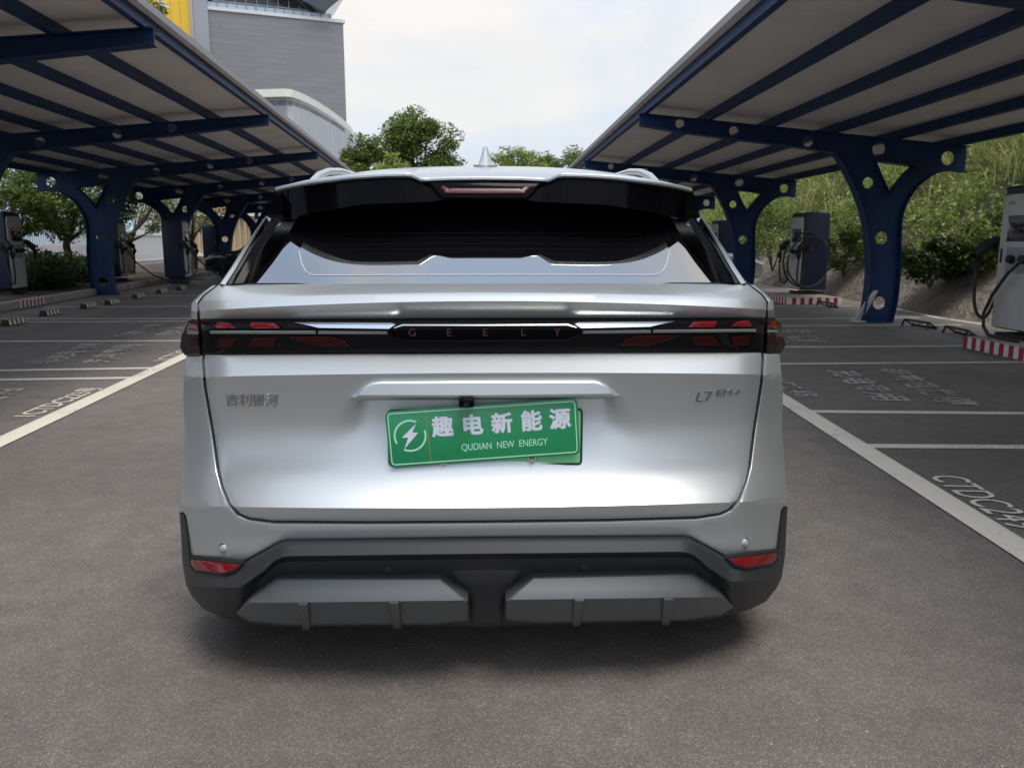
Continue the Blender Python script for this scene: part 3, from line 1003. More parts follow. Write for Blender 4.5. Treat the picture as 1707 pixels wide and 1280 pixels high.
def plate_with_holes(outer, holes, y0, y1):
    pts, edges = [], []
    for loop in [outer] + holes:
        b = len(pts); n = len(loop)
        pts += [Vector(p) for p in loop]
        edges += [(b + i, b + (i + 1) % n) for i in range(n)]
    V, E_, Fc, _, _, _ = delaunay_2d_cdt(pts, edges, [], 0, 1e-5)
    def inside(p, poly):
        c = False; n = len(poly); j = n - 1
        for i in range(n):
            xi, yi = poly[i]; xj, yj = poly[j]
            if (yi > p[1]) != (yj > p[1]) and p[0] < (xj - xi) * (p[1] - yi) / (yj - yi) + xi:
                c = not c
            j = i
        return c
    fs = []
    for f in Fc:
        c = sum((V[i] for i in f), Vector((0, 0))) / len(f)
        if inside(c, outer) and not any(inside(c, h) for h in holes):
            fs.append(tuple(f))
    n = len(V)
    vs = [(p.x, y0, p.y) for p in V] + [(p.x, y1, p.y) for p in V]
    faces = [f for f in fs] + [tuple(i + n for i in reversed(f)) for f in fs]
    cnt = {}
    for f in fs:
        for i in range(len(f)):
            a, b = f[i], f[(i + 1) % len(f)]
            cnt[(a, b)] = 1
    for (a, b) in list(cnt):
        if (b, a) not in cnt:
            faces.append((b, a, a + n, b + n))
    return vs, faces
def flange(mb, loop, w, th, skip=()):
    """strip of width w (in Y) running round a closed outline, thickness th inward"""
    n = len(loop)
    P = [Vector(p) for p in loop]
    area = sum(P[i].x * P[(i + 1) % n].y - P[(i + 1) % n].x * P[i].y for i in range(n))
    sg = 1 if area > 0 else -1
    inn = []
    for i in range(n):
        d0 = (P[i] - P[i - 1]).normalized(); d1 = (P[(i + 1) % n] - P[i]).normalized()
        nn = Vector((-d0.y - d1.y, d0.x + d1.x)) * sg
        nn.normalize()
        k = max(0.4, abs(nn.dot(Vector((-d1.y, d1.x)))))
        inn.append(P[i] + nn * th / k)
    for i in range(n):
        if i in skip:
            continue
        j = (i + 1) % n
        a, b, c, d = P[i], P[j], inn[j], inn[i]
        V = [(p.x, y, p.y) for y in (-w / 2, w / 2) for p in (a, b, c, d)]
        mb.add(V, [(0, 1, 2, 3), (7, 6, 5, 4), (0, 4, 5, 1), (1, 5, 6, 2), (2, 6, 7, 3), (3, 7, 4, 0)])
def carport(label, base, dirv, spacing, ks, mirror, ext, y_start, y_end, sx=1.0, sz=1.0):
    """base: column foot of frame 0; dirv: direction of the row"""
    rz = math.atan2(dirv.y, dirv.x) - R(90)
    root = empty('carport', (base.x, base.y, 0), rz, label, 'carport')
    o, t, hs = frame_data(mirror, ext, sx, sz)
    vs, fs = plate_with_holes(o, [t] + hs, -0.012, 0.012)
    mb = MB(); mb.add(vs, fs)
    n = len(o)
    flange(mb, o, 0.20, 0.014, skip=(n - 1, 1))
    flange(mb, t, 0.20, -0.012)
    # little gusset plates under every purlin
    me0 = None
    for k in ks:
        if me0 is None:
            f = mb.build('frame', M['navy'], root, smooth=30)
            me0 = f
        else:
            f = me0.copy(); COL.objects.link(f)
        f.location = (0, k * spacing, 0)
    A = Vector(o[0]); Bv = Vector(o[1])      # tip top, back top
    sl = (Bv - A); Ln = sl.length; sl = sl / Ln
    nrm_ = Vector((-sl.y, sl.x)); nrm_ = nrm_ if nrm_.y > 0 else -nrm_
    # purlins (C sections) lying on the beams
    step = 1.0
    npur = int(round(Ln / step)) + 1
    hp, wp = 0.135, 0.075
    first = None
    for i in range(npur):
        c = A + sl * (0.06 + i * (Ln - 0.22) / (npur - 1)) + nrm_ * 0.003
        pb_ = MB()
        def q(a, h): 
            p = c + sl * a + nrm_ * h
            return (p.x, p.y)
        for (a0, a1, h0, h1) in ((0, 0.012, 0, hp), (0.012, wp, 0, 0.012), (0.012, wp, hp - 0.012, hp)):
            poly = [q(a0, h0), q(a1, h0), q(a1, h1), q(a0, h1)]
            pb_.prism(poly, y_start, y_end, 'y')
        pb_.build('purlin', M['navy'], root)
    # roof sheets
    rs = MB()
    h0 = hp + 0.006
    a0, a1 = -0.03, Ln + 0.12
    def q(a, h):
        p = A + sl * a + nrm_ * h
        return (p.x, p.y)
    y = y_start - 0.3
    while y < y_end:
        y2 = min(y + 2.4, y_end + 0.3)
        rs.mi = 0
        rs.prism([q(a0, h0), q(a1, h0), q(a1, h0 + 0.05), q(a0, h0 + 0.05)], y, y2 - 0.006, 'y')
        y = y2
    rs.build('roof_sheet', M['roof_white'], root)
    ed = MB()
    ed.prism([q(a0 - 0.012, h0 - 0.02), q(a0 - 0.003, h0 - 0.02), q(a0 - 0.003, h0 + 0.07), q(a0 - 0.012, h0 + 0.07)], y_start - 0.3, y_end + 0.3, 'y')
    ed.build('edge_trim', M['roof_top'], root)
    # base plates
    return root
cpR = carport('right hand carport of navy Y columns and white roof by the hillside', Vector((R1B.x, R1B.y, 0)), Vector((0.0, 1, 0)), 7.15, range(-2, 4), False, 0.0, -17, 28.6)
LB_C = gnd(178, 492)
LB_D = gnd(305, 470)
ld_ = Vector((LB_D.x - LB_C.x, LB_D.y - LB_C.y, 0)).normalized()
ldc = Vector((-0.06, 0.9982, 0))
cpL = carport('left hand carport of navy Y columns and white roof by the planting strip', Vector((LB_C.x, LB_C.y, 0)), ldc, 5.8, range(-5, 6), True, 0.88, -27, 31, 1.1, 1.05)

# ================================================================== CHARGING POSTS
def charger(loc_, rz, label, scale=1.0, cable=True, loops=(), sticker=False, mesh_gap=False, group='grey and navy charging posts'):
    root = empty('charging_post', loc_, rz, label, 'charging post', group)
    W, D, Hh = 0.76, 0.58, 1.80
    m = MB(); m.box((0, 0, Hh / 2 + 0.05), (W, D, Hh - 0.1)); m.build('cabinet', M['cab_navy'], root, bevel=0.035, seg=3)
    m = MB(); m.box((0, 0, 0.0), (W - 0.06, D - 0.06, 0.1)); m.build('plinth_base', M['rubber'], root)
    # light front panel with rounded top corners
    poly = []
    hw = W / 2 - 0.022
    for x, z in ((-hw, 0.12), (hw, 0.12)):
        poly.append((x, z))
    for a in range(0, 91, 15):
        poly.append((hw - 0.08 + 0.08 * math.cos(R(a)), Hh - 0.21 + 0.08 * math.sin(R(a)) + 0.03))
    for a in range(90, 181, 15):
        poly.append((-hw + 0.08 + 0.08 * math.cos(R(a)), Hh - 0.21 + 0.08 * math.sin(R(a)) + 0.03))
    m = MB(); m.prism(poly, -D / 2 - 0.022, -D / 2 - 0.001, 'y'); m.build('front_panel', M['cab_grey'], root, bevel=0.006)
    y0 = -D / 2 - 0.022
    m = MB(); m.box((0.03, y0 - 0.004, 1.30), (0.50, 0.012, 0.30)); sc = m.build('screen', M['screen'], root, bevel=0.004)
    m = MB(); m.box((0.03, y0 - 0.013, 1.405), (0.44, 0.006, 0.07)); m.build('screen_label', M['sticker'] if sticker else M['grey_plastic'], sc)
    # holder recess with gun holster
    m = MB(); m.box((0.03, y0 - 0.003, 0.93), (0.46, 0.009, 0.30)); m.build('holder_recess', M['panel_dark'], root)
    for sx in (-0.1, 0.12):
        m = MB(); m.tube([(0.03 + sx, y0 - 0.002, 0.93), (0.03 + sx, y0 - 0.07, 0.955)], [0.05, 0.045], 12)
        m.build('connector_socket', M['rubber'], root, smooth=40)
    m = MB(); m.box((-0.30, y0 - 0.004, 0.98), (0.03, 0.012, 0.17)); m.build('door_handle', M['rubber'], root, bevel=0.003)
    m = MB()
    for i in range(6):
        m.box((-0.24 + 0.018 * i, y0 - 0.003, 1.60), (0.011, 0.007, 0.034 if i % 2 else 0.02))
    m.build('badge', M['panel_dark'], root)
    for i in range(9):
        pass
    # holster arms on both sides with hanging guns and cables
    for s in (-1, 1):
        m = MB(); m.box((s * (W / 2 + 0.09), -0.22, 1.06), (0.16, 0.10, 0.09)); m.box((s * (W / 2 + 0.02), -0.22, 1.03), (0.05, 0.16, 0.22)); m.build('holster', M['rubber'], root, bevel=0.012)
        m = MB(); m.tube([(s * (W / 2 + 0.10), -0.22, 1.18), (s * (W / 2 + 0.15), -0.32, 1.13), (s * (W / 2 + 0.20), -0.42, 1.02), (s * (W / 2 + 0.21), -0.46, 0.88), (s * (W / 2 + 0.18), -0.44, 0.78)], [0.04, 0.065, 0.075, 0.06, 0.03], 12); m.build('charging_gun', M['rubber'], root, smooth=60)
        pts = []
        for k in range(17):
            a = k / 16 * math.pi
            pts.append((s * (W / 2 + 0.18 - 0.09 * (1 - math.cos(a))), -0.44 + 0.11 * (1 - math.cos(a)) - 0.05 * math.sin(a), 0.80 - 0.64 * math.sin(a) * (0.9 if k < 9 else 0.95)))
        m = MB(); m.tube(pts, 0.020, 8); m.build('cable', M['cable'], root, smooth=60)
    for L_ in loops:
        m = MB(); m.tube(L_, 0.021, 8); m.build('cable', M['cable'], root, smooth=60)
    return root
def loop_pts(cx, cz, rx, rz_, y, a0, a1, n=26, wob=0.04):
    return [(cx + rx * math.cos(R(a0 + (a1 - a0) * k / n)), y - wob * math.sin(k * 0.9), cz + rz_ * math.sin(R(a0 + (a1 - a0) * k / n))) for k in range(n + 1)]
def ring_pts(x, cy, cz, ry, rz_, a0, a1, n=30):
    return [(x + 0.02 * math.sin(k * 0.7), cy + ry * math.cos(R(a0 + (a1 - a0) * k / n)), cz + rz_ * math.sin(R(a0 + (a1 - a0) * k / n))) for k in range(n + 1)]
def plinth(c, sx, sy, rz, label, n):
    root = empty('charger_plinth', (c.x, c.y, 0), rz, label, 'plinth', 'striped charger plinths on the right')
    m = MB(); m.box((0, 0, 0.074), (sx, sy, 0.148)); m.build('slab', M['kerb'], root, bevel=0.006)
    st = MB()
    # stripes on all four faces (3 mm proud of the slab)
    for ax, ln, off in (('x', sx, sy / 2 + 0.003), ('x', sx, -sy / 2 - 0.003), ('y', sy, sx / 2 + 0.003), ('y', sy, -sx / 2 - 0.003)):
        k = int(ln / 0.085)
        w = ln / k
        for i in range(k):
            st.mi = i % 2
            a = -ln / 2 + i * w
            if ax == 'x':
                V = [(a, off, 0.006), (a + w, off, 0.006), (a + w, off, 0.146), (a, off, 0.146)]
            else:
                V = [(off, a, 0.006), (off, a + w, 0.006), (off, a + w, 0.146), (off, a, 0.146)]
            st.add(V, [(0, 1, 2, 3)])
    st.build('stripe_paint', [M['white_paint'], M['red_paint']], root)
    return root
# right 1: front faces the lane
p1 = gnd(1605, 580)
pl1 = Vector((p1.x + 0.75, p1.y - 1.05, 0))
plinth(pl1, 1.5, 2.1, 0, 'red and white striped plinth under the nearest right charger', 24)
c1 = gnd(1650, 559, 0.15)
W_ = 0.76
charger((c1.x + 0.30, c1.y - W_ / 2, 0.15), R(-90), 'nearest right charging post, grey front cut by the right edge of the photo', loops=(
    [(0.42, -0.34, 1.02), (0.25, -0.40, 0.95), (0.02, -0.42, 0.78), (-0.22, -0.42, 0.52), (-0.36, -0.42, 0.28), (-0.34, -0.42, 0.12), (-0.2, -0.44, 0.03), (0.1, -0.46, 0.02), (0.4, -0.46, 0.02)],))
# right 2
c2 = gnd(1333, 491, 0.15)
charger((c2.x + 0.30, c2.y + W_ / 2, 0.15), R(-90), 'navy sided charging post with a big cable hoop, left of the right column', loops=(
    ring_pts(0.52, -0.25, 0.76, 0.52, 0.60, -215, 130), ring_pts(0.58, -0.22, 0.72, 0.47, 0.55, 40, 330)))
p2 = gnd(1393, 508)
pl2 = Vector((p2.x - 0.45, p2.y + 1.0, 0))
plinth(pl2, 1.15, 2.0, 0, 'striped plinth under the navy charging post with the cable hoop', 16)
# right 3
c3 = at(1196, 405, 24.5)
charger((c3.x + 0.2, 24.5, 0.15), R(-90), 'far right charging post whose navy top shows beside the rear pillar of the silver car')
plinth(Vector((c3.x + 0.2, 24.5, 0)), 1.1, 2.0, 0, 'far right striped plinth mostly hidden by the silver car', 10)
# left posts stand on the kerb strip
def left_post(px, py, label, loops=(), sticker=False, off=0.0):
    c = gnd(px, py, 0.17)
    rz = R(90) + math.atan2(kd.y, kd.x) - R(90)
    return charger((c.x - 0.30 + off, c.y - 0.3, 0.17), rz, label, loops=loops, sticker=sticker)
left_post(46, 487, 'nearest left charging post with an orange label under its screen', sticker=True)
left_post(216, 466, 'left charging post just right of the first left column', loops=(
    [(0.36, -0.3, 0.9), (0.55, -0.5, 0.5), (0.8, -0.9, 0.1), (1.2, -1.3, -0.1), (1.9, -1.6, -0.13), (2.6, -1.5, -0.13), (3.3, -1.9, -0.13)],))
left_post(326, 467, 'navy charging post hidden behind the second left column', loops=(
    [(0.36, -0.3, 0.9), (0.7, -0.6, 0.45), (1.3, -1.0, 0.05), (2.2, -1.5, -0.1), (3.2, -1.6, -0.05)],), off=-0.1)
left_post(372, 450, 'navy charging post behind the dark parked car on the left')

# ================================================================== WHEEL STOPS
def wheel_stop(c, rz, label):
    root = empty('wheel_stop', (c.x, c.y, 0), rz, label, 'wheel stop', 'black and yellow wheel stops in the left bays')
    m = MB(); m.prism([(-0.075, 0.0), (0.075, 0.0), (0.045, 0.10), (-0.045, 0.10)], -0.28, 0.28, 'y'); m.build('block', M['rubber'], root, bevel=0.01)
    m = MB()
    for k in range(4):
        y = -0.23 + k * 0.14
        V = []
        s = Vector((0.03, 0, 0.10)); 
        for sg in (1,):
            a0 = Vector((0.0775, y - 0.045, 0.012)); a1 = Vector((0.0775, y + 0.035, 0.012))
            b0 = Vector((0.0490, y - 0.015, 0.095)); b1 = Vector((0.0490, y + 0.065, 0.095))
            m.add([a0, a1, b1, b0], [(0, 1, 2, 3)])
        m.box((0, y + 0.03, 0.102), (0.07, 0.06, 0.004))
    m.build('reflective_mark', M['yellow_paint'], root)
    return root
WS = [(22, 541, 'nearest left wheel stop, at the left edge above the double line'), (83, 525, 'left wheel stop below the striped kerb stretch'), (148, 513, 'left wheel stop in front of the first left column, outer one'),
      (187, 507, 'left wheel stop in front of the first left column, nearest its foot'), (231, 496.5, 'left wheel stop beside the cable on the ground'), (270, 488, 'left wheel stop before the second left column'), (303, 483, 'left wheel stop past the second left column')]
for px, py, lab in WS:
    wheel_stop(gnd(px, py), math.atan2(ld_.y, ld_.x) - R(90), lab)
def metal_stop(c, rz, label):
    root = empty('metal_wheel_stop', (c.x, c.y, 0), rz, label, 'wheel stop', 'black tube wheel stops in the right bays')
    m = MB()
    m.tube([(-0.07, -0.3, 0.0), (-0.03, -0.3, 0.1), (-0.03, 0.3, 0.1), (-0.07, 0.3, 0.0)], 0.018, 8)
    m.tube([(0.10, -0.3, 0.02), (0.10, 0.3, 0.02)], 0.018, 8)
    m.tube([(-0.03, -0.3, 0.1), (0.10, -0.3, 0.02)], 0.014, 8); m.tube([(-0.03, 0.3, 0.1), (0.10, 0.3, 0.02)], 0.014, 8)
    m.build('tube_frame', M['black_plastic'], root, smooth=50)
    m = MB()
    for k in range(-1, 2):
        m.tube([(-0.03, k * 0.17 - 0.05, 0.1), (0.10, k * 0.17 + 0.05, 0.02)], 0.012, 6)
    m.build('cross_bar', M['yellow_paint'], root, smooth=50)
    return root
metal_stop(gnd(1530, 546), R(6), 'black tube wheel stop right of the right column foot')
metal_stop(gnd(1597, 559), R(-4), 'black tube wheel stop at the corner of the nearest striped plinth')
metal_stop(gnd(1377, 512), R(3), 'black tube wheel stop in front of the striped plinth with the hooped charger')
# leaning guard board at the right column
q = gnd(1424, 537)
gb = empty('guard_board', (q.x, q.y - 0.05, 0), 0, 'grey metal guard board leaning on the foot of the right column', 'guard board')
m = MB(); m.prism([(-0.06, 0), (0.08, 0), (0.33, 0.52), (0.24, 0.52)], -0.02, 0.02, 'y'); m.build('panel', M['guard'], gb, bevel=0.004)
m = MB(); m.box((0.02, -0.03, 0.02), (0.2, 0.16, 0.03)); m.build('foot', M['guard'], gb, bevel=0.004)

# ================================================================== PARKED CARS (nose along -X in local space)
def wheel(parent, x, y, z, r, w, nm='wheel'):
    t = MB()
    prof = [(r * 0.66, -w / 2), (r * 0.93, -w / 2), (r, -w * 0.36), (r, w * 0.36), (r * 0.93, w / 2), (r * 0.66, w / 2)]
    n = 28
    V = [(px_ * math.cos(k * 2 * math.pi / n) + x, yy + y, px_ * math.sin(k * 2 * math.pi / n) + z) for k in range(n) for px_, yy in prof]
    q = len(prof)
    fs = [(k * q + j, k * q + (j + 1) % q, ((k + 1) % n) * q + (j + 1) % q, ((k + 1) % n) * q + j) for k in range(n) for j in range(q)]
    t.add(V, fs)
    wo = t.build(nm, M['rubber'], parent, smooth=50)
    h = MB()
    for k in range(5):
        a = k * 2 * math.pi / 5
        for s in (-0.11, 0.11):
            h.tube([(x, y, z), (x + r * 0.66 * math.cos(a + s), y, z + r * 0.66 * math.sin(a + s))], [0.03, 0.022], 6)
    h.tube([(x, y - w * 0.3, z), (x, y + w * 0.3, z)], r * 0.17, 14)
    h.build('rim', M['steel_grey'], wo, smooth=50)
    return wo
def parked_car(loc_, rz, paint, label):
    root = empty('parked_car', loc_, rz, label, 'car', 'cars parked at the far charging bays')
    body = [(-2.28, 0.32), (-2.32, 0.62), (-2.22, 0.80), (-1.9, 0.93), (-1.15, 1.03), (-0.9, 1.06), (2.0, 1.10), (2.24, 1.05), (2.30, 0.75), (2.27, 0.36), (1.85, 0.28), (-1.8, 0.24)]
    m = MB(); m.prism(body, -0.90, 0.90, 'y'); m.build('body', paint, root, bevel=0.10, seg=4)
    cab = [(-1.05, 1.05), (-0.25, 1.52), (0.1, 1.58), (1.2, 1.58), (1.75, 1.47), (2.12, 1.10)]
    V = [(x, -0.80 + 0.22 * (z - 1.05) / 0.53, z) for x, z in cab] + [(x, 0.80 - 0.22 * (z - 1.05) / 0.53, z) for x, z in cab]
    n = len(cab)
    m = MB(); m.add(V, [tuple(range(n)), tuple(range(2 * n - 1, n - 1, -1))] + [(i, i + n, (i + 1) % n + n, (i + 1) % n) for i in range(n)])
    m.build('cabin', M['gloss_black'], root, bevel=0.05, seg=3)
    m = MB()
    m.add([(0.0, -0.57, 1.585), (1.25, -0.57, 1.585), (1.25, 0.57, 1.585), (0.0, 0.57, 1.585), (0.05, -0.5, 1.605), (1.2, -0.5, 1.605), (1.2, 0.5, 1.605), (0.05, 0.5, 1.605)], [(4, 5, 6, 7), (0, 1, 5, 4), (1, 2, 6, 5), (2, 3, 7, 6), (3, 0, 4, 7)])
    m.build('roof', paint, root, bevel=0.008)
    for s in (-1, 1):
        m = MB()
        for x0, x1 in ((-1.12, -1.04), (0.28, 0.36), (1.45, 1.56)):
            f = lambda x, z: (x, s * (0.807 - 0.22 * (z - 1.05) / 0.53), z)
            xx = (-0.3, -0.22) if x0 < -1 else (x0 + 0.02, x1 + 0.0)
            m.add([f(x0, 1.04), f(x1, 1.04), f(xx[1], 1.5), f(xx[0], 1.5)], [(0, 1, 2, 3)])
        m.build('pillar', paint, root)
        m = MB(); m.box((-0.85, s * 0.98, 1.10), (0.12, 0.2, 0.13)); m.build('wing_mirror', paint, root, bevel=0.03)
        m = MB(); m.prism([(-2.29, 0.74), (-1.85, 0.86), (-1.95, 0.78), (-2.3, 0.66)], s * 0.74, s * 0.912, 'y'); m.build('headlight', M['lamp'], root, bevel=0.01)
        m = MB(); m.prism([(2.33, 0.80), (1.95, 0.90), (2.0, 1.0), (2.28, 0.98)], s * 0.60, s * 0.912, 'y'); m.build('tail_light', M['red_lens'], root, bevel=0.01)
        for x in (-1.42, 1.40):
            a = MB(); a.tube([(x, s * 0.80, 0.34), (x, s * 0.906, 0.34)], 0.405, 30); a.build('wheel_arch', M['gap'], root, smooth=40)
            wheel(root, x, s * 0.82, 0.335, 0.335, 0.215)
        m = MB(); m.box((0, s * 0.89, 0.30), (2.0, 0.06, 0.12)); m.build('sill', M['black_plastic'], root, bevel=0.015)
    return root
q = gnd(386, 466)
parked_car((q.x + 1.35, q.y + 0.9, 0), 0.06, M['car_dark'], 'dark grey parked car on charge, its nose towards the left kerb')
q = at(1272, 405, 22.5)
parked_car((q.x - 2.25, 23.4, 0), R(180), M['car_silver'], 'pale grey car parked behind the second right column, beyond the silver car')
# ================================================================== THE SILVER CAR (rear face measured as an outline plus its own depth profile)
XC = -0.010
CT, ST = math.cos(PITCH), math.sin(PITCH)
def PC(u, py, Y):
    """u: offset from the car's centre line in photo pixels, py: photo row, Y: real distance"""
    v = (CY - py) / F
    k = Y / (CT + v * ST)
    return Vector((XC + u / F * k, Y, H + k * (v * CT - ST)))
def PCinv(x, y, z):
    """inverse of PC: car-space point -> (u, row)"""
    dz = z - H
    zc = y * CT - dz * ST
    yc = y * ST + dz * CT
    return (x - XC) / zc * F, CY - yc / zc * F
ROWS = [(464, 466, 2.43), (472, 476, 2.42), (487, 500, 2.27), (489, 502, 2.262), (502, 517, 2.235), (531, 532, 2.268), (589, 590, 2.252), (621.5, 626, 2.182),
        (663, 664, 2.206), (710, 706, 2.222), (750, 744, 2.215), (785, 778, 2.197), (815, 807, 2.168), (846, 839, 2.130), (866, 859, 2.142), (897, 890, 2.158), (960, 950, 2.17), (1060, 1050, 2.2)]
def plan(a):
    t = a / 470.0
    y = 0.055 * t ** 2 + 0.050 * t ** 6
    if a > 470:
        pass
    if a > 425:
        y += 2.7e-5 * (a - 425) ** 2
    return y
def recess(a, v):
    if v < 655 or v > 792: return 0.0
    half = np.interp(v, [655, 663, 790], [224, 228, 312])
    s = min(1, max(0, (half - a) / np.interp(v, [660, 785], [34, 130])))
    s = s * s * (3 - 2 * s)
    q = min(1, max(0, (790 - v) / 128.0))
    t = min(1, max(0, (v - 655) / 10))
    return 0.040 * s * q ** 1.5 * t
RC = np.array(ROWS)
def smooth_rows(v, rv, yv):
    """monotone-ish cubic through the rows of the lower tailgate"""
    n = len(rv)
    i = int(min(max(np.searchsorted(rv, v) - 1, 0), n - 2))
    def sl(k):
        if k == 0: return (yv[1] - yv[0]) / (rv[1] - rv[0])
        if k == n - 1: return (yv[-1] - yv[-2]) / (rv[-1] - rv[-2])
        return (yv[k + 1] - yv[k - 1]) / (rv[k + 1] - rv[k - 1])
    h = rv[i + 1] - rv[i]; t = (v - rv[i]) / h
    return ((2 * t ** 3 - 3 * t ** 2 + 1) * yv[i] + (t ** 3 - 2 * t ** 2 + t) * h * sl(i) + (-2 * t ** 3 + 3 * t ** 2) * yv[i + 1] + (t ** 3 - t ** 2) * h * sl(i + 1))
def Ysil(u, v):
    a = abs(u); w = min(1.0, (a / 470.0)) ** 2
    rv = RC[:, 0] + (RC[:, 1] - RC[:, 0]) * w
    y = smooth_rows(v, rv[7:14], RC[7:14, 2]) if rv[7] < v < rv[13] else float(np.interp(v, rv, RC[:, 2]))
    return float(y) + plan(a) + recess(a, v)
TU, TV = [0, 328, 340, 352, 405, 490, 510], [897, 898, 900.5, 906, 935, 925, 925]
BU, BV = [0, 325, 338, 352, 366, 408, 470, 510], [922, 922.5, 924, 931, 945, 974, 972, 968]
def Yclad(u, v):
    a = abs(u)
    T, B = np.interp(a, TU, TV), np.interp(a, BU, BV)
    base = 2.152 + plan(a)
    if v < T: return base - 0.012
    if v <= B:
        return base - 0.012 - 0.045 * (v - T) / (B - T)
    inner = base - 0.057 + np.interp(v - B, [0, 9, 60, 130], [0, 0.062, 0.085, 0.12])
    outer = base - 0.057 + np.interp(v - B, [0, 30, 80], [0, 0.055, 0.17])
    k = min(1, max(0, (a - 372) / 40.0)); k = k * k * (3 - 2 * k)
    y = inner * (1 - k) + outer * k
    return y
def Ylens(u, v):
    a = abs(u)
    return float(np.interp(v, [526, 531, 541, 551, 589, 596], [2.27, 2.262, 2.238, 2.236, 2.254, 2.262])) + plan(a)

def mirror_poly(half):
    """half: path on u>=0 whose first and last points lie on u=0"""
    return half + [(-u, v) for u, v in reversed(half[1:-1])]
def flipu(poly):
    return [(-u, v) for u, v in reversed(poly)]
def dense(poly, step):
    o = []
    for i in range(len(poly)):
        a, b = Vector(poly[i]), Vector(poly[(i + 1) % len(poly)])
        n = max(1, int((b - a).length / step))
        for k in range(n):
            p = a.lerp(b, k / n); o.append((p.x, p.y))
    return o
def inpoly(pts, poly):
    pts = np.asarray(pts); P = np.asarray(poly)
    x, y = pts[:, 0], pts[:, 1]
    c = np.zeros(len(pts), bool)
    j = len(P) - 1
    for i in range(len(P)):
        xi, yi = P[i]; xj, yj = P[j]
        if yi != yj:
            m = ((yi > y) != (yj > y)) & (x < (xj - xi) * (y - yi) / (yj - yi) + xi)
            c ^= m
        j = i
    return c
def dist_poly(pts, poly):
    pts = np.asarray(pts, float); P = np.asarray(poly, float)
    d = np.full(len(pts), 1e9)
    for i in range(len(P)):
        a, b = P[i], P[(i + 1) % len(P)]
        ab = b - a; L2 = (ab ** 2).sum() + 1e-12
        t = np.clip(((pts - a) @ ab) / L2, 0, 1)
        q = a + t[:, None] * ab
        d = np.minimum(d, np.hypot(*(pts - q).T))
    return d
def skin(name, poly, yfn, m, parent, off=0.0, thick=0.03, rim=4.0, rim_d=0.005, grid=9.0, creases=(), smooth=26, step=6.0, flat_sides=()):
    """a panel: outline in photo pixels, wrapped on its depth profile, with rolled edges and a real thickness"""
    poly = dense(poly, step)
    pts = [Vector(p) for p in poly]
    n0 = len(pts)
    edges = [(i, (i + 1) % n0) for i in range(n0)]
    A = np.asarray(poly)
    # inset rings for the rolled edge
    area = 0.5 * np.sum(A[:, 0] * np.roll(A[:, 1], -1) - np.roll(A[:, 0], -1) * A[:, 1])
    tang = np.roll(A, -1, 0) - np.roll(A, 1, 0)
    tang /= np.linalg.norm(tang, axis=1, keepdims=True) + 1e-9
    nrm = np.stack([-tang[:, 1], tang[:, 0]], 1) * (1 if area > 0 else -1)
    extra = []
    if rim > 0:
        for fr in (0.14, 0.45, 1.0):
            q = A + nrm * rim * fr
            ok = inpoly(q, poly) & (np.abs(dist_poly(q, poly) - rim * fr) < 0.2 * rim * fr + 0.05)
            extra.append(q[ok])
    x0, y0 = A.min(0); x1, y1 = A.max(0)
    gx, gy = np.meshgrid(np.arange(x0 - x0 % grid, x1, grid), np.arange(y0 - y0 % grid, y1, grid))
    G = np.stack([gx.ravel(), gy.ravel()], 1)
    G = G[inpoly(G, poly)]
    if len(G):
        dd = dist_poly(G, poly)
        G = G[dd > (rim * 1.5 if rim else grid * 0.3)]
    # points along crease rows
    for ce in creases:
        us = np.arange(x0, x1, grid)
        q = np.array([(u, ce(abs(u))) for u in us])
        ok = inpoly(q, poly)
        if ok.any():
            if len(G):
                G = G[np.abs(G[:, 1] - np.array([ce(abs(u)) for u in G[:, 0]])) > grid * 0.45]
            q = q[ok]
            dq = dist_poly(q, poly)
            b = len(pts)
            pts += [Vector(p) for p in q]
            for i in range(len(q) - 1):
                if q[i + 1][0] - q[i][0] < grid * 1.3:
                    edges.append((b + i, b + i + 1))
    for e in extra:
        pts += [Vector(p) for p in e]
    pts += [Vector(p) for p in G]
    V, E_, Fc, *_ = delaunay_2d_cdt(pts, edges, [], 0, 1e-4)
    VA = np.array([(p.x, p.y) for p in V])
    cen = np.array([(VA[f[0]] + VA[f[1]] + VA[f[2]]) / 3 for f in Fc])
    ins = inpoly(cen, poly)
    d = dist_poly(VA, poly)
    co = []
    for (u, v), dist in zip(VA, d):
        y = yfn(u, v) + off
        if rim > 0 and dist < rim:
            t = 1 - dist / rim
            y += rim_d * (1 - math.sqrt(max(0, 1 - t * t)))
        co.append(PC(u, v, y))
    fs = [tuple(f) for f, k in zip(Fc, ins) if k]
    used = {}
    V2 = []
    def gi(i):
        if i not in used:
            used[i] = len(V2); V2.append(co[i])
        return used[i]
    F2 = []
    for f in fs:
        a, b, c = co[f[0]], co[f[1]], co[f[2]]
        f = f if (b - a).cross(c - a).y < 0 else f[::-1]     # faces look back at the viewer side (-Y)
        F2.append(tuple(gi(i) for i in f))
    if thick:
        es = {}
        for f in F2:
            for i in range(3):
                es[(f[i], f[(i + 1) % 3])] = 1
        bd = [e for e in es if (e[1], e[0]) not in es]
        bi = {}
        for a, b in bd:
            for i in (a, b):
                if i not in bi:
                    bi[i] = len(V2); V2.append(V2[i] + Vector((0, thick, 0)))
        for a, b in bd:
            F2.append((b, a, bi[a], bi[b]))
    mb = MB(); mb.add(V2, F2)
    me = bpy.data.meshes.new(name)
    me.from_pydata([tuple(p) for p in V2], [], F2)
    me.materials.append(m)
    return link(name, me, parent, smooth)
def crow(i):
    return lambda a: RC[i, 0] + (RC[i, 1] - RC[i, 0]) * min(1, a / 470.0) ** 2

car = empty('silver_suv', (0, 0, 0), 0, 'silver family SUV seen from behind, green plates on its tailgate', 'car')
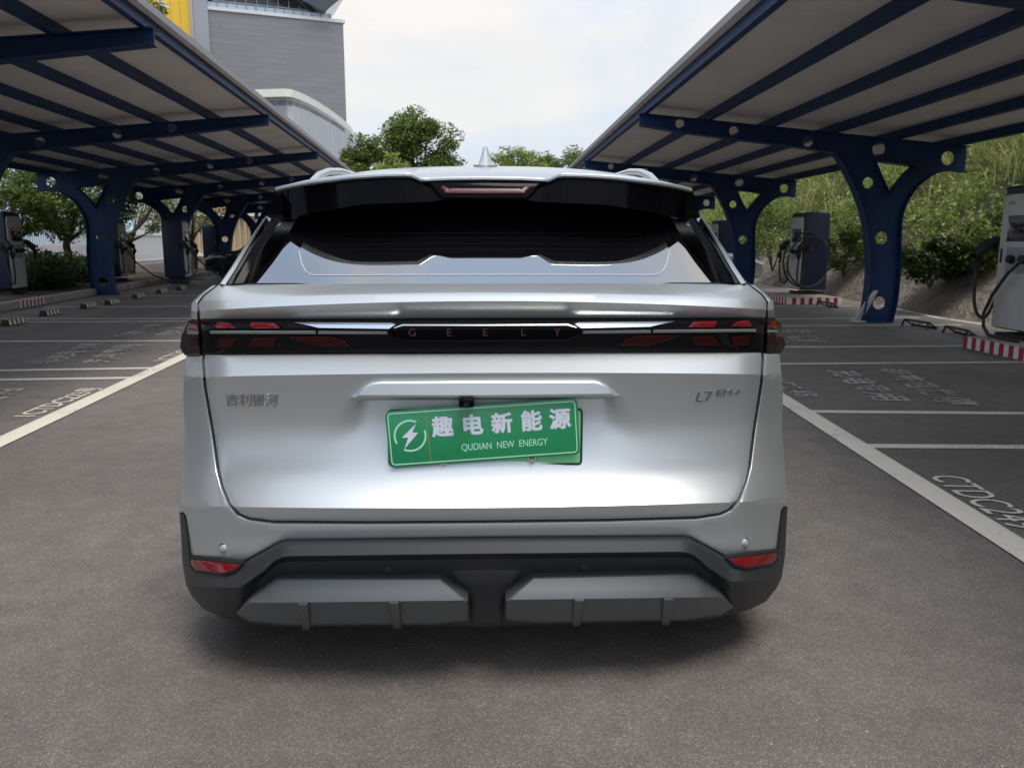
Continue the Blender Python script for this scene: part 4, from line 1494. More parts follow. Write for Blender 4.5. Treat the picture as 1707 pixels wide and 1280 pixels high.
# --- tailgate (upper ducktail piece and lower panel in one part each)
duck = mirror_poly([(0, 471.5), (441, 475), (463, 492), (472, 504), (471, 531.5), (0, 531)])
tg = skin('tailgate', mirror_poly([(0, 589.5), (463, 590), (464, 600), (461, 640), (448, 720), (440, 781), (433, 808), (421, 836), (406, 851), (391, 858), (352, 863.5), (200, 866), (0, 866.5)]), Ysil, M['paint'], car,
          creases=(crow(7), crow(13)), rim=4, rim_d=0.006)
skin('ducktail_lip', duck, Ysil, M['paint'], tg, creases=(crow(2), crow(3), crow(4)), rim=3.5, rim_d=0.006)
# dark shut lines behind the panel gaps
skin('shut_line', mirror_poly([(0, 470), (444, 472), (478, 502), (478, 590), (470, 640), (457, 720), (449, 783), (431, 841), (396, 867), (352, 872), (0, 875)]), Ysil, M['gap'], car, off=0.03, thick=0.02, rim=0, grid=14)
# --- bumper and rear quarters
half = [(0, 870.5), (200, 870), (352, 867.5), (393, 861.5), (410, 854), (425, 838.5), (437, 809), (444, 782), (452, 720), (465, 641), (468, 601), (467, 591),
        (494, 592), (495, 602), (498, 634), (499.5, 660), (498, 720), (502, 780), (505.5, 825), (506.5, 848), (499, 849), (495, 856), (493, 872), (489, 922), (405, 933), (352, 904.5), (340, 898.5), (328, 896), (0, 895)]
skin('rear_bumper', mirror_poly(half), Ysil, M['paint'], car, creases=(crow(7), crow(13)), rim=5, rim_d=0.011, thick=0.05)
sh = [(444, 474.5), (452, 476), (470, 490), (484, 503), (486.5, 531), (475, 532), (476, 504), (466, 491)]
for s in (1, -1):
    skin('shoulder_panel', sh if s > 0 else flipu(sh), Ysil, M['paint'], car, rim=3, rim_d=0.006, grid=5, thick=0.1)
# --- light bar
lb = skin('light_bar', mirror_poly([(0, 531.8), (470, 532.5), (470, 560), (467, 588.5), (0, 588)]), Ylens, M['lens'], car, off=0.004, rim=2.5, rim_d=0.004, creases=(lambda a: 541.0, lambda a: 551.0), grid=9)
def sym(name, poly, yfn, m, parent, **k):
    for s in (1, -1):
        skin(name, poly if s > 0 else flipu(poly), yfn, m, parent, **k)
Yw = lambda u, v: Ylens(u, 541) - 0.010 + 0.0016 * (548 - v)      # facet tipped up to the sky
sym('bright_wedge', [(149, 540), (156, 537.8), (318, 536.5), (292, 541.5), (276, 545.5), (160, 547.5)], Yw, M['chrome'], lb, rim=0, thick=0.006, grid=6)
sym('reflector_block', [(340, 546.5), (350, 537), (387, 536), (389, 540), (383, 547)], Ylens, M['red_lens'], lb, off=-0.002, rim=1.5, rim_d=0.002, thick=0.004, grid=5)
sym('reflector_block', [(412, 546), (424, 537), (440, 535.5), (447, 541), (446, 546)], Ylens, M['red_lens'], lb, off=-0.002, rim=1.5, rim_d=0.002, thick=0.004, grid=5)
sym('light_guide', [(163, 551.5), (277, 550.8), (277, 556), (163, 556.6)], Ylens, M['light_guide'], lb, off=-0.002, rim=1, rim_d=0.002, thick=0.004, grid=6)
sym('light_guide', [(281, 550.8), (455, 550), (455, 555), (281, 555.8)], Ylens, M['light_guide'], lb, off=-0.002, rim=1, rim_d=0.002, thick=0.004, grid=6)
sym('dim_reflector', [(255, 560), (330, 560), (300, 570), (270, 577), (225, 577), (232, 568)], Ylens, M['red_dim'], lb, off=-0.0015, rim=1.5, rim_d=0.002, thick=0.003, grid=7)
sym('dim_reflector', [(345, 562), (383, 561), (393, 577), (352, 577)], Ylens, M['red_dim'], lb, off=-0.0015, rim=1.5, rim_d=0.002, thick=0.003, grid=7)
sym('dim_reflector', [(412, 562), (440, 561), (444, 577), (418, 577)], Ylens, M['red_dim'], lb, off=-0.0015, rim=1.5, rim_d=0.002, thick=0.003, grid=7)
ep = skin('emblem_panel', mirror_poly([(0, 541.5), (138, 541), (156, 547), (160, 553), (156, 562), (136, 569), (0, 570)]), Ylens, M['gloss_black'], lb, off=-0.008, rim=4, rim_d=0.007, thick=0.008, grid=8)
skin('trim_line', mirror_poly([(0, 540.6), (138, 540), (152, 545.5), (152, 547), (137, 542.7), (0, 543.3)]), lambda u, v: Ylens(u, 541) - 0.012 + 0.001 * (543 - v), M['badge'], lb, rim=0, thick=0.004, grid=6)
for ch, u in (('G', -121.5), ('E', -60.5), ('E', -0.5), ('L', 63), ('Y', 120)):
    me = text_mesh(ch, 0.030, 0.001, 0.0002)
    me.materials.append(M['red_letter'])
    c = PC(u, 554.5, Ylens(u, 554) - 0.0105)
    me.transform(Matrix.Translation(c) @ Matrix.Rotation(R(90), 4, 'X') @ Matrix.Scale(1.05, 4, (1, 0, 0)))
    link('letter', me, ep)
# end lamps on the quarters
el = [(473.5, 533), (491, 534), (496, 541), (502, 560), (504.5, 577), (500, 586), (495, 591), (470.5, 589.5), (473.5, 562)]
Yel = lambda u, v: Ylens(u, v) - 0.004 - 0.010 * math.exp(-((v - 562) / 14.0) ** 2)
for s in (1, -1):
    f = (lambda p: p) if s > 0 else flipu
    e_ = skin('end_lamp', f(el), Yel, M['lens_edge'], car, rim=2.5, rim_d=0.005, grid=5, thick=0.09)
    skin('reflector_block', f([(474, 547.5), (479, 537), (489, 537.5), (490, 546), (489, 548)]), Yel, M['red_lens'], e_, off=-0.002, rim=1.2, rim_d=0.002, thick=0.004, grid=4)
    skin('light_guide', f([(474, 551), (491, 551.5), (491, 555.5), (474, 555.5)]), Yel, M['light_guide'], e_, off=-0.002, rim=0, thick=0.004, grid=4)
    skin('dim_reflector', f([(474, 560), (488, 560), (489, 574), (474, 575)]), Yel, M['red_dim'], e_, off=-0.0015, rim=0, thick=0.003, grid=5)
# --- handle garnish over the plate recess
hg = skin('plate_garnish', mirror_poly([(0, 632), (176, 632.5), (190, 634.5), (203, 641), (228, 663), (0, 664.5)]), lambda u, v: Ysil(u, 632) * 1.0 - 0.010 - 0.0002 * (v - 632), M['paint'], tg, rim=6, rim_d=0.02, thick=0.07, grid=9)
cm = MB(); c = PC(-32, 669, 2.185); cm.box(c, (0.042, 0.05, 0.024)); co = cm.build('rear_camera', M['gloss_black'], tg, bevel=0.004)
cm = MB(); cm.tube([c + Vector((0, -0.02, -0.003)), c + Vector((0, -0.03, -0.005))], 0.008, 14); cm.build('camera_lens', M['screen'], co, smooth=40)

# --- plates
def plate_quad(tl, tr, br, bl, Y):
    P = [PC(px - 809, py, Y) for px, py in (tl, tr, br, bl)]
    c = sum(P, Vector()) / 4
    x = ((P[1] - P[0]) + (P[2] - P[3])).normalized()
    n = x.cross(((P[0] - P[3]) + (P[1] - P[2])).normalized()).normalized()
    y = n.cross(x)
    return c, x, y, n, ((P[1] - P[0]).length + (P[2] - P[3]).length) / 2, ((P[0] - P[3]).length + (P[1] - P[2]).length) / 2
def rrect(w, h, r, n=5):
    o = []
    for cx, cy, a0 in ((w / 2 - r, h / 2 - r, 0), (-w / 2 + r, h / 2 - r, 90), (-w / 2 + r, -h / 2 + r, 180), (w / 2 - r, -h / 2 + r, 270)):
        for k in range(n + 1):
            a = R(a0 + 90 * k / n); o.append((cx + r * math.cos(a), cy + r * math.sin(a)))
    return o
def mat_of(c, x, y, n):
    return Matrix(((x.x, y.x, n.x, c.x), (x.y, y.y, n.y, c.y), (x.z, y.z, n.z, c.z), (0, 0, 0, 1)))
def plate_mesh(name, w, h, r, z0, z1, MT, m, parent, bevel=0.0015):
    mb = MB(); mb.prism(rrect(w, h, r), z0, z1, 'z')
    o = mb.build(name, m, parent, bevel=bevel)
    o.data.transform(MT)
    return o
def frame_mesh(name, w, h, r, t, z, MT, m, parent):
    a, b = rrect(w, h, r), rrect(w - 2 * t, h - 2 * t, max(0.002, r - t))
    n = len(a)
    mb = MB()
    mb.add([(*p, z) for p in a] + [(*p, z) for p in b] + [(*p, z - 0.0012) for p in a] + [(*p, z - 0.0012) for p in b],
           [(i, (i + 1) % n, (i + 1) % n + n, i + n) for i in range(n)] + [(i, i + 2 * n, (i + 1) % n + 2 * n, (i + 1) % n) for i in range(n)] + [(i + n, (i + 1) % n + n, (i + 1) % n + 3 * n, i + 3 * n) for i in range(n)])
    o = mb.build(name, m, parent)
    o.data.transform(MT)
    return o
# the registration plate underneath, square to the car
c, x, y, n, w, h = plate_quad((647, 682), (969, 682), (969, 774), (647, 775), 2.213)
MT0 = mat_of(c, x, y, n)
lp = plate_mesh('number_plate', w, h, 0.012, 0, 0.003, MT0, M['plate_light'], car)
frame_mesh('plate_rim', w + 0.004, h + 0.004, 0.013, 0.006, 0.0045, MT0, M['black_plastic'], lp)
for px in (738, 885):
    q = PC(px - 809, 765 if px > 800 else 769, 2.2095)
    mb = MB(); mb.tube([q, q + Vector((0, -0.006, 0))], 0.012, 16); mb.tube([q + Vector((0, -0.006, 0)), q + Vector((0, -0.014, 0))], [0.0085, 0.005], 12)
    mb.build('plate_bolt', M['chrome'], lp, smooth=40)
me = text_mesh('E', 0.017); me.materials.append(mat('embossed_green', (0.16, 0.55, 0.23), 0.4))
me.transform(Matrix.Translation(PC(921 - 809, 763, 2.2093)) @ Matrix.Rotation(R(90), 4, 'X')); link('plate_letter', me, lp)
mb = MB(); mb.box(PC(945 - 809, 755.5, 2.2095), (0.009, 0.003, 0.006)); mb.build('plate_slot', M['gap'], lp)
# the tilted dealer plate in front of it
c, x, y, n, w, h = plate_quad((642.5, 683.5), (960.5, 665.5), (966.5, 756.5), (648.5, 778.5), 2.198)
MT = mat_of(c, x, y, n)
dp = plate_mesh('trade_plate', w, h, 0.013, 0, 0.003, MT, M['plate'], car)
frame_mesh('plate_border', w - 0.012, h - 0.012, 0.011, 0.0028, 0.0046, MT, M['plate_mint'], dp)
def on_plate(me, px_, py_, z=0.0036, s=1.0):
    """px_, py_ as fractions of the plate from its top-left corner"""
    me.transform(MT @ Matrix.Translation((w * (px_ - 0.5), h * (0.5 - py_), z)) @ Matrix.Scale(s, 4))
fr = lambda X, Y_: ((X - 20) / 1590.0, 0)   # reference only
chw = h * 0.36
for i, (ch, cxp, cyp) in enumerate((('趣', 0.292, 0.36), ('电', 0.446, 0.365), ('新', 0.601, 0.37), ('能', 0.755, 0.365), ('源', 0.905, 0.365))):
    me = text_mesh(ch, h * 0.375, 0.0006, h * 0.014); me.materials.append(M['plate_white'])
    on_plate(me, cxp, cyp); link('plate_character', me, dp)
me = text_mesh('QUDIAN  NEW  ENERGY', h * 0.172, 0.0005, 0.0002); me.materials.append(M['plate_mint'])
xs = [v.co.x for v in me.vertices]; k = w * 0.452 / (max(xs) - min(xs))
me.transform(Matrix.Scale(k, 4, (1, 0, 0)))
on_plate(me, 0.607, 0.735); link('plate_lettering', me, dp)
mb = MB(); mb.prism([(w * -0.284, -h * 0.5), (w * -0.281, -h * 0.5), (w * -0.289, h * 0.5), (w * -0.292, h * 0.5)], 0.0031, 0.0036, 'z')
o = mb.build('plate_seam', mat('orange_seam', (0.42, 0.24, 0.07), 0.6), dp); o.data.transform(MT)
# bolt emblem: broken ring and lightning flash
em = MB()
ex, ey, er = w * (0.120 - 0.5), h * (0.5 - 0.455), h * 0.285
for a0, a1 in ((62, 208), (-118, 18)):
    n_ = 22
    V = []
    for k in range(n_ + 1):
        a = R(a0 + (a1 - a0) * k / n_)
        V += [(ex + er * math.cos(a), ey + er * math.sin(a), 0.0042), (ex + (er - h * 0.034) * math.cos(a), ey + (er - h * 0.034) * math.sin(a), 0.0042)]
    em.add(V, [(2 * k, 2 * k + 1, 2 * k + 3, 2 * k + 2) for k in range(n_)])
o = em.build('plate_ring', M['plate_mint'], dp); o.data.transform(MT)
em = MB()
bolt = [(0.42, 0.86), (-0.55, -0.02), (-0.12, 0.06), (-0.52, -0.90), (0.55, 0.08), (0.10, 0.10)]
bolt = [(0.46, 0.78), (-0.56, -0.10), (-0.14, -0.12), (-0.44, -0.86), (0.54, 0.16), (0.16, 0.20)]
em.prism([(ex + a * er * 0.92, ey + b * er * 0.92) for a, b in bolt], 0.0031, 0.0044, 'z')
o = em.build('plate_flash', M['plate_white'], dp); o.data.transform(MT)
# --- badges
def badge(body, px0, px1, py0, py1, parent, name, shear=0.0, bold=0.0, skew=0.0):
    me = text_mesh(body, 1.0, 0.0, bold, shear)
    X = [v.co.x for v in me.vertices]; Yv = [v.co.y for v in me.vertices]
    x0, x1, y0, y1 = min(X), max(X), min(Yv), max(Yv)
    bm = bmesh.new(); bm.from_mesh(me)
    for v in bm.verts:
        fx = (v.co.x - x0) / (x1 - x0); fy = (v.co.y - y0) / (y1 - y0)
        u = px0 + (px1 - px0) * fx - 809; vv = py1 + (py0 - py1) * fy + skew * fx
        v.co = PC(u, vv, Ysil(u, vv) - 0.004)
    bmesh.ops.recalc_face_normals(bm, faces=bm.faces)
    r = bmesh.ops.extrude_face_region(bm, geom=list(bm.faces))
    for v in [g_ for g_ in r['geom'] if isinstance(g_, bmesh.types.BMVert)]:
        v.co.y += 0.005
    bmesh.ops.recalc_face_normals(bm, faces=bm.faces)
    bm.to_mesh(me); bm.free()
    me.materials.append(M['badge'])
    return link(name, me, parent)
for i, ch in enumerate('吉利银河'):
    badge(ch, 379.5 + i * 21.6, 379.5 + i * 21.6 + 20.4, 654.5 + i * 0.3, 674 + i * 0.5, tg, 'badge_character', 0, 0.0)
badge('L', 1161, 1174, 655.5, 671.5, tg, 'badge_letter', 0.25, 0.0)
badge('7', 1176.5, 1191, 654.5, 671.5, tg, 'badge_letter', 0.1, 0.0)
badge('EM-i', 1195.5, 1236, 652, 663, tg, 'badge_letters', 0.2, 0.0, -2.0)

# --- lower cladding
cl = skin('bumper_cladding', mirror_poly([(0, 898), (328, 899), (341, 901), (353, 907.5), (404, 936.5), (489, 925), (494, 872), (497, 856), (500, 851), (506.5, 850), (505, 870), (502, 929), (499, 950), (496, 968), (487, 986), (469, 1008), (442, 1021), (401, 1031), (358, 1040), (0, 1044)]),
          Yclad, M['black_plastic'], car, off=0.0, rim=4, rim_d=0.012, thick=0.25, grid=5, smooth=24, creases=(lambda a: float(np.interp(a, BU, BV)), lambda a: float(np.interp(a, BU, BV)) + 9.0))
def Yspine(u, v):
    return Yclad(u, v) - 0.012 + 0.016 * max(0.0, (972 - v) / 30.0)
skin('bumper_spine', mirror_poly([(0, 941), (66, 943), (60, 958), (28, 1000), (25, 1044), (0, 1045)]), Yspine, M['black_plastic'], cl, rim=9, rim_d=0.012, thick=0.06, grid=6)
sp_ = [(77, 960.5), (72, 965), (31, 1000), (30.5, 1034), (90, 1039), (330, 1037.5), (392, 1030), (415, 1017), (391, 988), (352, 960), (343, 957.5)]
def Yskid(u, v):
    a = abs(u)
    return 2.152 + plan(a) - 0.057 + float(np.interp(v, [955, 961, 999, 1000, 1042], [0.045, 0.038, 0.0, 0.001, 0.055])) + max(0, (a - 360)) * 0.0006
for s in (1, -1):
    sk = skin('skid_plate', sp_ if s > 0 else flipu(sp_), Yskid, M['grey_plastic'], car, rim=4.5, rim_d=0.014, thick=0.12, grid=8, smooth=24, creases=(lambda a: 999.5,))
    for u0 in (153, 303):
        u0 *= s
        fb = MB()
        P = []
        for du in (-8.5, 8.5):
            for vv, dy in ((1000, -0.002), (1003, -0.026), (1040, -0.012), (1046, 0.03)):
                P.append(PC(u0 + du * (1 if vv < 1010 else 0.8) + s * (-4 if vv > 1010 else 2), vv, Yskid(u0, min(vv, 1042)) + dy))
            P.append(PC(u0 + du, 1000, Yskid(u0, 1000) + 0.06))
        fb.add(P, [(0, 1, 2, 3, 4), (9, 8, 7, 6, 5), (0, 5, 6, 1), (1, 6, 7, 2), (2, 7, 8, 3), (3, 8, 9, 4), (4, 9, 5, 0)])
        fb.build('fin', M['grey_plastic'], sk, bevel=0.003)
    f = (lambda p: p) if s > 0 else flipu
    skin('reflector_surround', f([(402, 933.5), (491, 922.5), (490, 938), (482, 947), (436, 953.5), (415, 947.5)]), lambda u, v: Yclad(u, max(v, float(np.interp(abs(u), TU, TV)))), M['gap'], car, off=-0.009, rim=0, thick=0.02, grid=6)
    rfp = [(406, 936), (489, 926), (487, 936), (480, 944.5), (437, 951), (418, 945)]
    skin('reflector', f(rfp), lambda u, v: Yclad(u, max(v, float(np.interp(abs(u), TU, TV)))), M['red_lens'], car, off=-0.014, rim=2.5, rim_d=0.006, thick=0.02, grid=6)
    u = 434 * s
    cn = PC(u, 909, Ysil(u, 909) - 0.002)
    mb = MB(); mb.tube([cn + Vector((0, 0.01, 0)), cn + Vector((0, -0.002, 0)), cn + Vector((0, -0.0045, 0))], [0.0125, 0.0125, 0.009], 22); so = mb.build('parking_sensor', M['paint'], car, smooth=40)
    mb = MB(); mb.tube([cn + Vector((0, 0.012, 0)), cn + Vector((0, 0.001, 0))], 0.0148, 22); mb.build('sensor_ring', M['gap'], so, smooth=40)
    u = 164 * s
    cn = PC(u, 947, Yclad(u, 947) - 0.001)
    mb = MB(); mb.tube([cn + Vector((0, 0.02, 0)), cn + Vector((0, -0.003, 0)), cn + Vector((0, -0.006, 0))], [0.0125, 0.0125, 0.008], 20); mb.build('parking_sensor', M['rubber'], car, smooth=40)

# ------------------------------------------------------------------ cabin
PHI = R(35)
GY0, GZ0 = 2.42, PC(0, 470.5, 2.42).z
GT = 0.62                                     # length of the glass slope
def glass_pt(x, t):
    """t along the slope from the sill; the pane bows forward at its sides"""
    bow = 0.11 * (abs(x) / 0.75) ** 2.2
    return Vector((XC + x, GY0 + bow + t * math.cos(PHI), GZ0 - 0.004 * (abs(x) / 0.7) ** 2 + t * math.sin(PHI) - 0.02 * bow))
def loft(name, rows, m, parent, smooth=30, close=False, thick=None):
    n = len(rows[0])
    V = [p for r in rows for p in r]
    fs = [(i * n + j, i * n + j + 1, (i + 1) * n + j + 1, (i + 1) * n + j) for i in range(len(rows) - 1) for j in range(n - 1)]
    mb = MB(); mb.add(V, fs)
    return mb.build(name, m, parent, smooth=smooth)
us = np.linspace(-1, 1, 41)
rows = []
for t in np.linspace(-0.01, GT, 14):
    hw = np.interp(t, [0, 0.2, GT], [0.735, 0.665, 0.60])
    rows.append([glass_pt(a * hw, t) for a in us])
rg = loft('rear_window', rows, M['glass'], car, smooth=60)
# thin printed line on the pane and heating wires
mb = MB()
line = []
for a in np.linspace(-1, 1, 60):
    x = a * 0.60
    t = 0.036 + 0.13 * max(0, (abs(a) - 0.88) / 0.12) ** 2.2
    line.append(glass_pt(x, t) + Vector((0, -0.0008, 0.0012)))
mb.tube(line, 0.0012, 5)
mb.build('printed_line', M['plate_white'], rg)
for k in range(4):
    mb = MB()
    mb.tube([glass_pt(x, 0.17 + k * 0.03) + Vector((0, 0.0, 0.0001)) for x in np.linspace(-0.52, 0.52, 30)], 0.00013, 4)
    mb.build('heating_wire', M['black_plastic'], rg)
# roof and spoiler
def ve(a):      # top edge of the spoiler (photo rows)
    return float(np.interp(a, [0, 60, 98, 106, 122, 132, 170, 222, 245, 285, 307, 330, 347], [294.5, 295.2, 297, 297, 290, 288.6, 289.5, 293, 296, 301, 304.5, 309, 313.5]))
def Ye(a):
    base = 2.615 + 0.05 * (a / 347) ** 2 + 0.10 * (a / 347) ** 8
    bump = -0.025 * min(1, max(0, (a - 98) / 30))
    return base + bump
aa = sorted(set(list(np.linspace(0, 347, 28)) + [60, 98, 102, 106, 114, 122, 127, 132]))
cols = [-a for a in reversed(aa[1:])] + aa
edge = [PC(u, ve(abs(u)), Ye(abs(u))) for u in cols]
def roof_z(Y, fx):
    zc = np.interp(Y, [2.6, 2.75, 3.0, 3.25, 3.6, 4.2, 4.8, 5.2], [1.494, 1.518, 1.553, 1.580, 1.596, 1.590, 1.545, 1.47])
    return zc - 0.055 * abs(fx) ** 2.4 - 0.05 * abs(fx) ** 9
def roof_x(Y):
    return np.interp(Y, [2.6, 3.2, 4.0, 5.2], [0.70, 0.72, 0.72, 0.62])
rrows = []
for k, Y in enumerate([None, 'a', 2.78, 2.9, 3.05, 3.2, 3.4, 3.7, 4.1, 4.6, 5.0, 5.2]):
    r = []
    for p, u in zip(edge, cols):
        fx = u / 347.0
        if Y is None:
            r.append(p)
        elif Y == 'a':
            q = Vector((XC + fx * roof_x(2.85), max(p.y + 0.05, 2.66), 0)); zt_ = roof_z(2.78, fx)
            r.append(p.lerp(Vector((q.x, 2.78, zt_)), 0.25) + Vector((0, 0, 0.006)))
        else:
            yy = max(Y, p.y + 0.03 * k)
            r.append(Vector((XC + fx * roof_x(yy), yy, roof_z(yy, fx))))
    rrows.append(r)
roof = loft('roof', rrows, M['paint'], car, smooth=35)
# silver lip under the trailing edge
lip = [[p + Vector((0, dy, dz)) for p in edge] for dy, dz in ((0, 0.0), (-0.003, -0.003), (-0.003, -0.009), (0.012, -0.014))]
loft('spoiler_lip', lip, M['paint'], car, smooth=35)
# black spoiler face and underside back to the glass
def vb(a):
    return float(np.interp(a, [0, 72, 90, 200, 250, 300, 347], [334, 334, 337, 341, 349, 359, 368]))
sp_rows = []
top = [p + Vector((0, 0.010, -0.0135)) for p in edge]
bot = [PC(u, vb(abs(u)), Ye(abs(u)) - 0.02 + 0.05 * max(0, (abs(u) - 250) / 97.0)) for u in cols]
und1 = [Vector((p.x, p.y + 0.02, p.z + 0.002)) for p in bot]
und2 = [Vector((p.x * 0.97, 2.88 + 0.06 * (abs(u) / 347) ** 2, min(p.z + 0.012, 1.45))) for p, u in zip(bot, cols)]
sp = loft('spoiler', [top, bot, und1, und2], M['gloss_black'], car, smooth=25)
# high level brake lamp housing
Yh = lambda u, v: Ye(abs(u)) + 0.012 - 0.0010 * (v - 300)
bh = skin('brake_lamp_housing', mirror_poly([(0, 302), (104, 303.5), (90, 311), (72, 331), (0, 331.5)]), Yh, M['gloss_black'], sp, off=-0.012, rim=4, rim_d=0.01, thick=0.03, grid=6)
skin('brake_lamp', mirror_poly([(0, 314), (62, 314), (69, 309.5), (74, 312), (66, 322.5), (0, 323)]), Yh, mat('unlit_brake_lamp', (0.075, 0.004, 0.007), 0.32, 0, 0.0), bh, off=-0.017, rim=1.5, rim_d=0.003, thick=0.006, grid=6)
# shark fin
fb = Vector((XC + 0.0, 3.06, roof_z(3.06, 0)))
mb = MB()
secs = [(0.0, -0.02, 0.036, 0.0), (0.025, 0.018, 0.024, 0.02), (0.055, 0.055, 0.015, 0.035), (0.082, 0.085, 0.009, 0.05)]
V, n_ = [], 12
for dz, y0, hw, _ in secs:
    ln = 0.19 - dz * 1.4
    for k in range(n_):
        a = 2 * math.pi * k / n_
        V.append((fb.x + hw * math.cos(a), fb.y + y0 + ln * 0.5 + ln * 0.5 * math.sin(a), fb.z + dz + 0.002 * (k % 1)))
mb.add(V, [(i * n_ + k, i * n_ + (k + 1) % n_, (i + 1) * n_ + (k + 1) % n_, (i + 1) * n_ + k) for i in range(3) for k in range(n_)] + [tuple(range(3 * n_, 4 * n_))])
fo = mb.build('antenna_fin', M['paint'], car, smooth=60)
mb = MB()
V = [(fb.x + 0.046 * math.cos(a), fb.y + 0.09 + 0.13 * math.sin(a), roof_z(fb.y + 0.09 + 0.13 * math.sin(a), 0) + dz) for dz in (-0.004, 0.006) for a in np.linspace(0, 2 * math.pi, 20, endpoint=False)]
mb.add(V, [(k, (k + 1) % 20, (k + 1) % 20 + 20, k + 20) for k in range(20)] + [tuple(range(20, 40))])
mb.build('fin_base', M['paint'], fo, smooth=50)
# roof rails
for s in (1, -1):
    mb = MB()
    pts = [(0.612, 2.84, -0.02), (0.612, 2.92, 0.002), (0.608, 3.02, 0.017), (0.60, 3.16, 0.024), (0.59, 3.35, 0.024), (0.585, 3.8, 0.028), (0.58, 4.3, 0.028), (0.57, 4.45, 0.0)]
    mb.tube([(XC + s * x, y_, roof_z(y_, x / roof_x(y_)) + dz) for x, y_, dz in pts], [0.010, 0.013, 0.014, 0.014, 0.014, 0.014, 0.014, 0.010], 10)
    mb.build('roof_rail', M['guard'] if False else M['paint'], car, smooth=60)

# rear pillars beside the glass: gloss black fin, silver outer edge
for s in (1, -1):
    q = lambda u, v, Y: PC(s * u, v, Y)
    # outer edge strip (silver)
    a0, a1 = [], []
    pil = [(438, 473, 2.50), (420, 447, 2.56), (398, 412, 2.64), (378, 383, 2.71), (362, 361, 2.76)]
    mb = MB()
    V = []
    for u, v, Y in pil:
        wv = 6.5 * (v - 340) / 130 + 2
        V += [q(u + 1, v, Y + 0.02), q(u - 1, v - 0.5, Y - 0.012), q(u - wv, v + 1, Y - 0.004), q(u - wv - 1, v + 1, Y + 0.03)]
    n_ = len(pil)
    mb.add(V, [(i * 4 + k, i * 4 + k + 1, i * 4 + k + 5, i * 4 + k + 4) for i in range(n_ - 1) for k in range(3)])
    mb.build('pillar_edge', M['paint'], car, smooth=50)
    # black blade between edge strip and glass
    mb = MB()
    inn = [(400, 472, 2.505), (385, 440, 2.56), (366, 405, 2.63), (349, 380, 2.69), (338, 366, 2.72)]
    V = []
    for (u, v, Y), (ui, vi, Yi) in zip(pil, inn):
        wv = 6.5 * (v - 340) / 130 + 2
        V += [q(u - wv, v + 1, Y + 0.003), q((u - wv + ui) / 2, (v + vi) / 2, (Y + Yi) / 2 - 0.022), q(ui, vi, Yi - 0.008), q(ui - 3, vi, Yi + 0.05)]
    mb.add(V, [(i * 4 + k, i * 4 + k + 1, i * 4 + k + 5, i * 4 + k + 4) for i in range(n_ - 1) for k in range(3)])
    mb.build('pillar_blade', M['gloss_black'], car, smooth=30)
    # little corner piece where blade and spoiler meet
    mb = MB()
    mb.add([q(362, 361, 2.745), q(337, 374, 2.70), q(350, 381, 2.688), q(357, 372, 2.715)], [(0, 1, 2, 3)])
    mb.build('pillar_corner', M['light_guide'], car)
    # spoiler side fin down to the pillar
    mb = MB()
    A_ = [q(347, 314, Ye(347)), q(352, 330, 2.775), q(358, 352, 2.765), q(361, 366, 2.76)]
    B_ = [q(336, 318, Ye(336) + 0.02), q(335, 340, 2.70), q(334, 356, 2.70), q(334, 370, 2.705)]
    C_ = [q(345, 314, 3.1), q(349, 330, 3.1), q(352, 352, 3.1), q(356, 366, 3.1)]
    V = B_ + A_ + [Vector((p.x, 3.1, p.z)) for p in A_]
    mb.add(V, [(i, i + 1, i + 5, i + 4) for i in range(3)] + [(i + 4, i + 5, i + 9, i + 8) for i in range(3)])
    mb.build('spoiler_fin', M['gloss_black'], car, smooth=40)

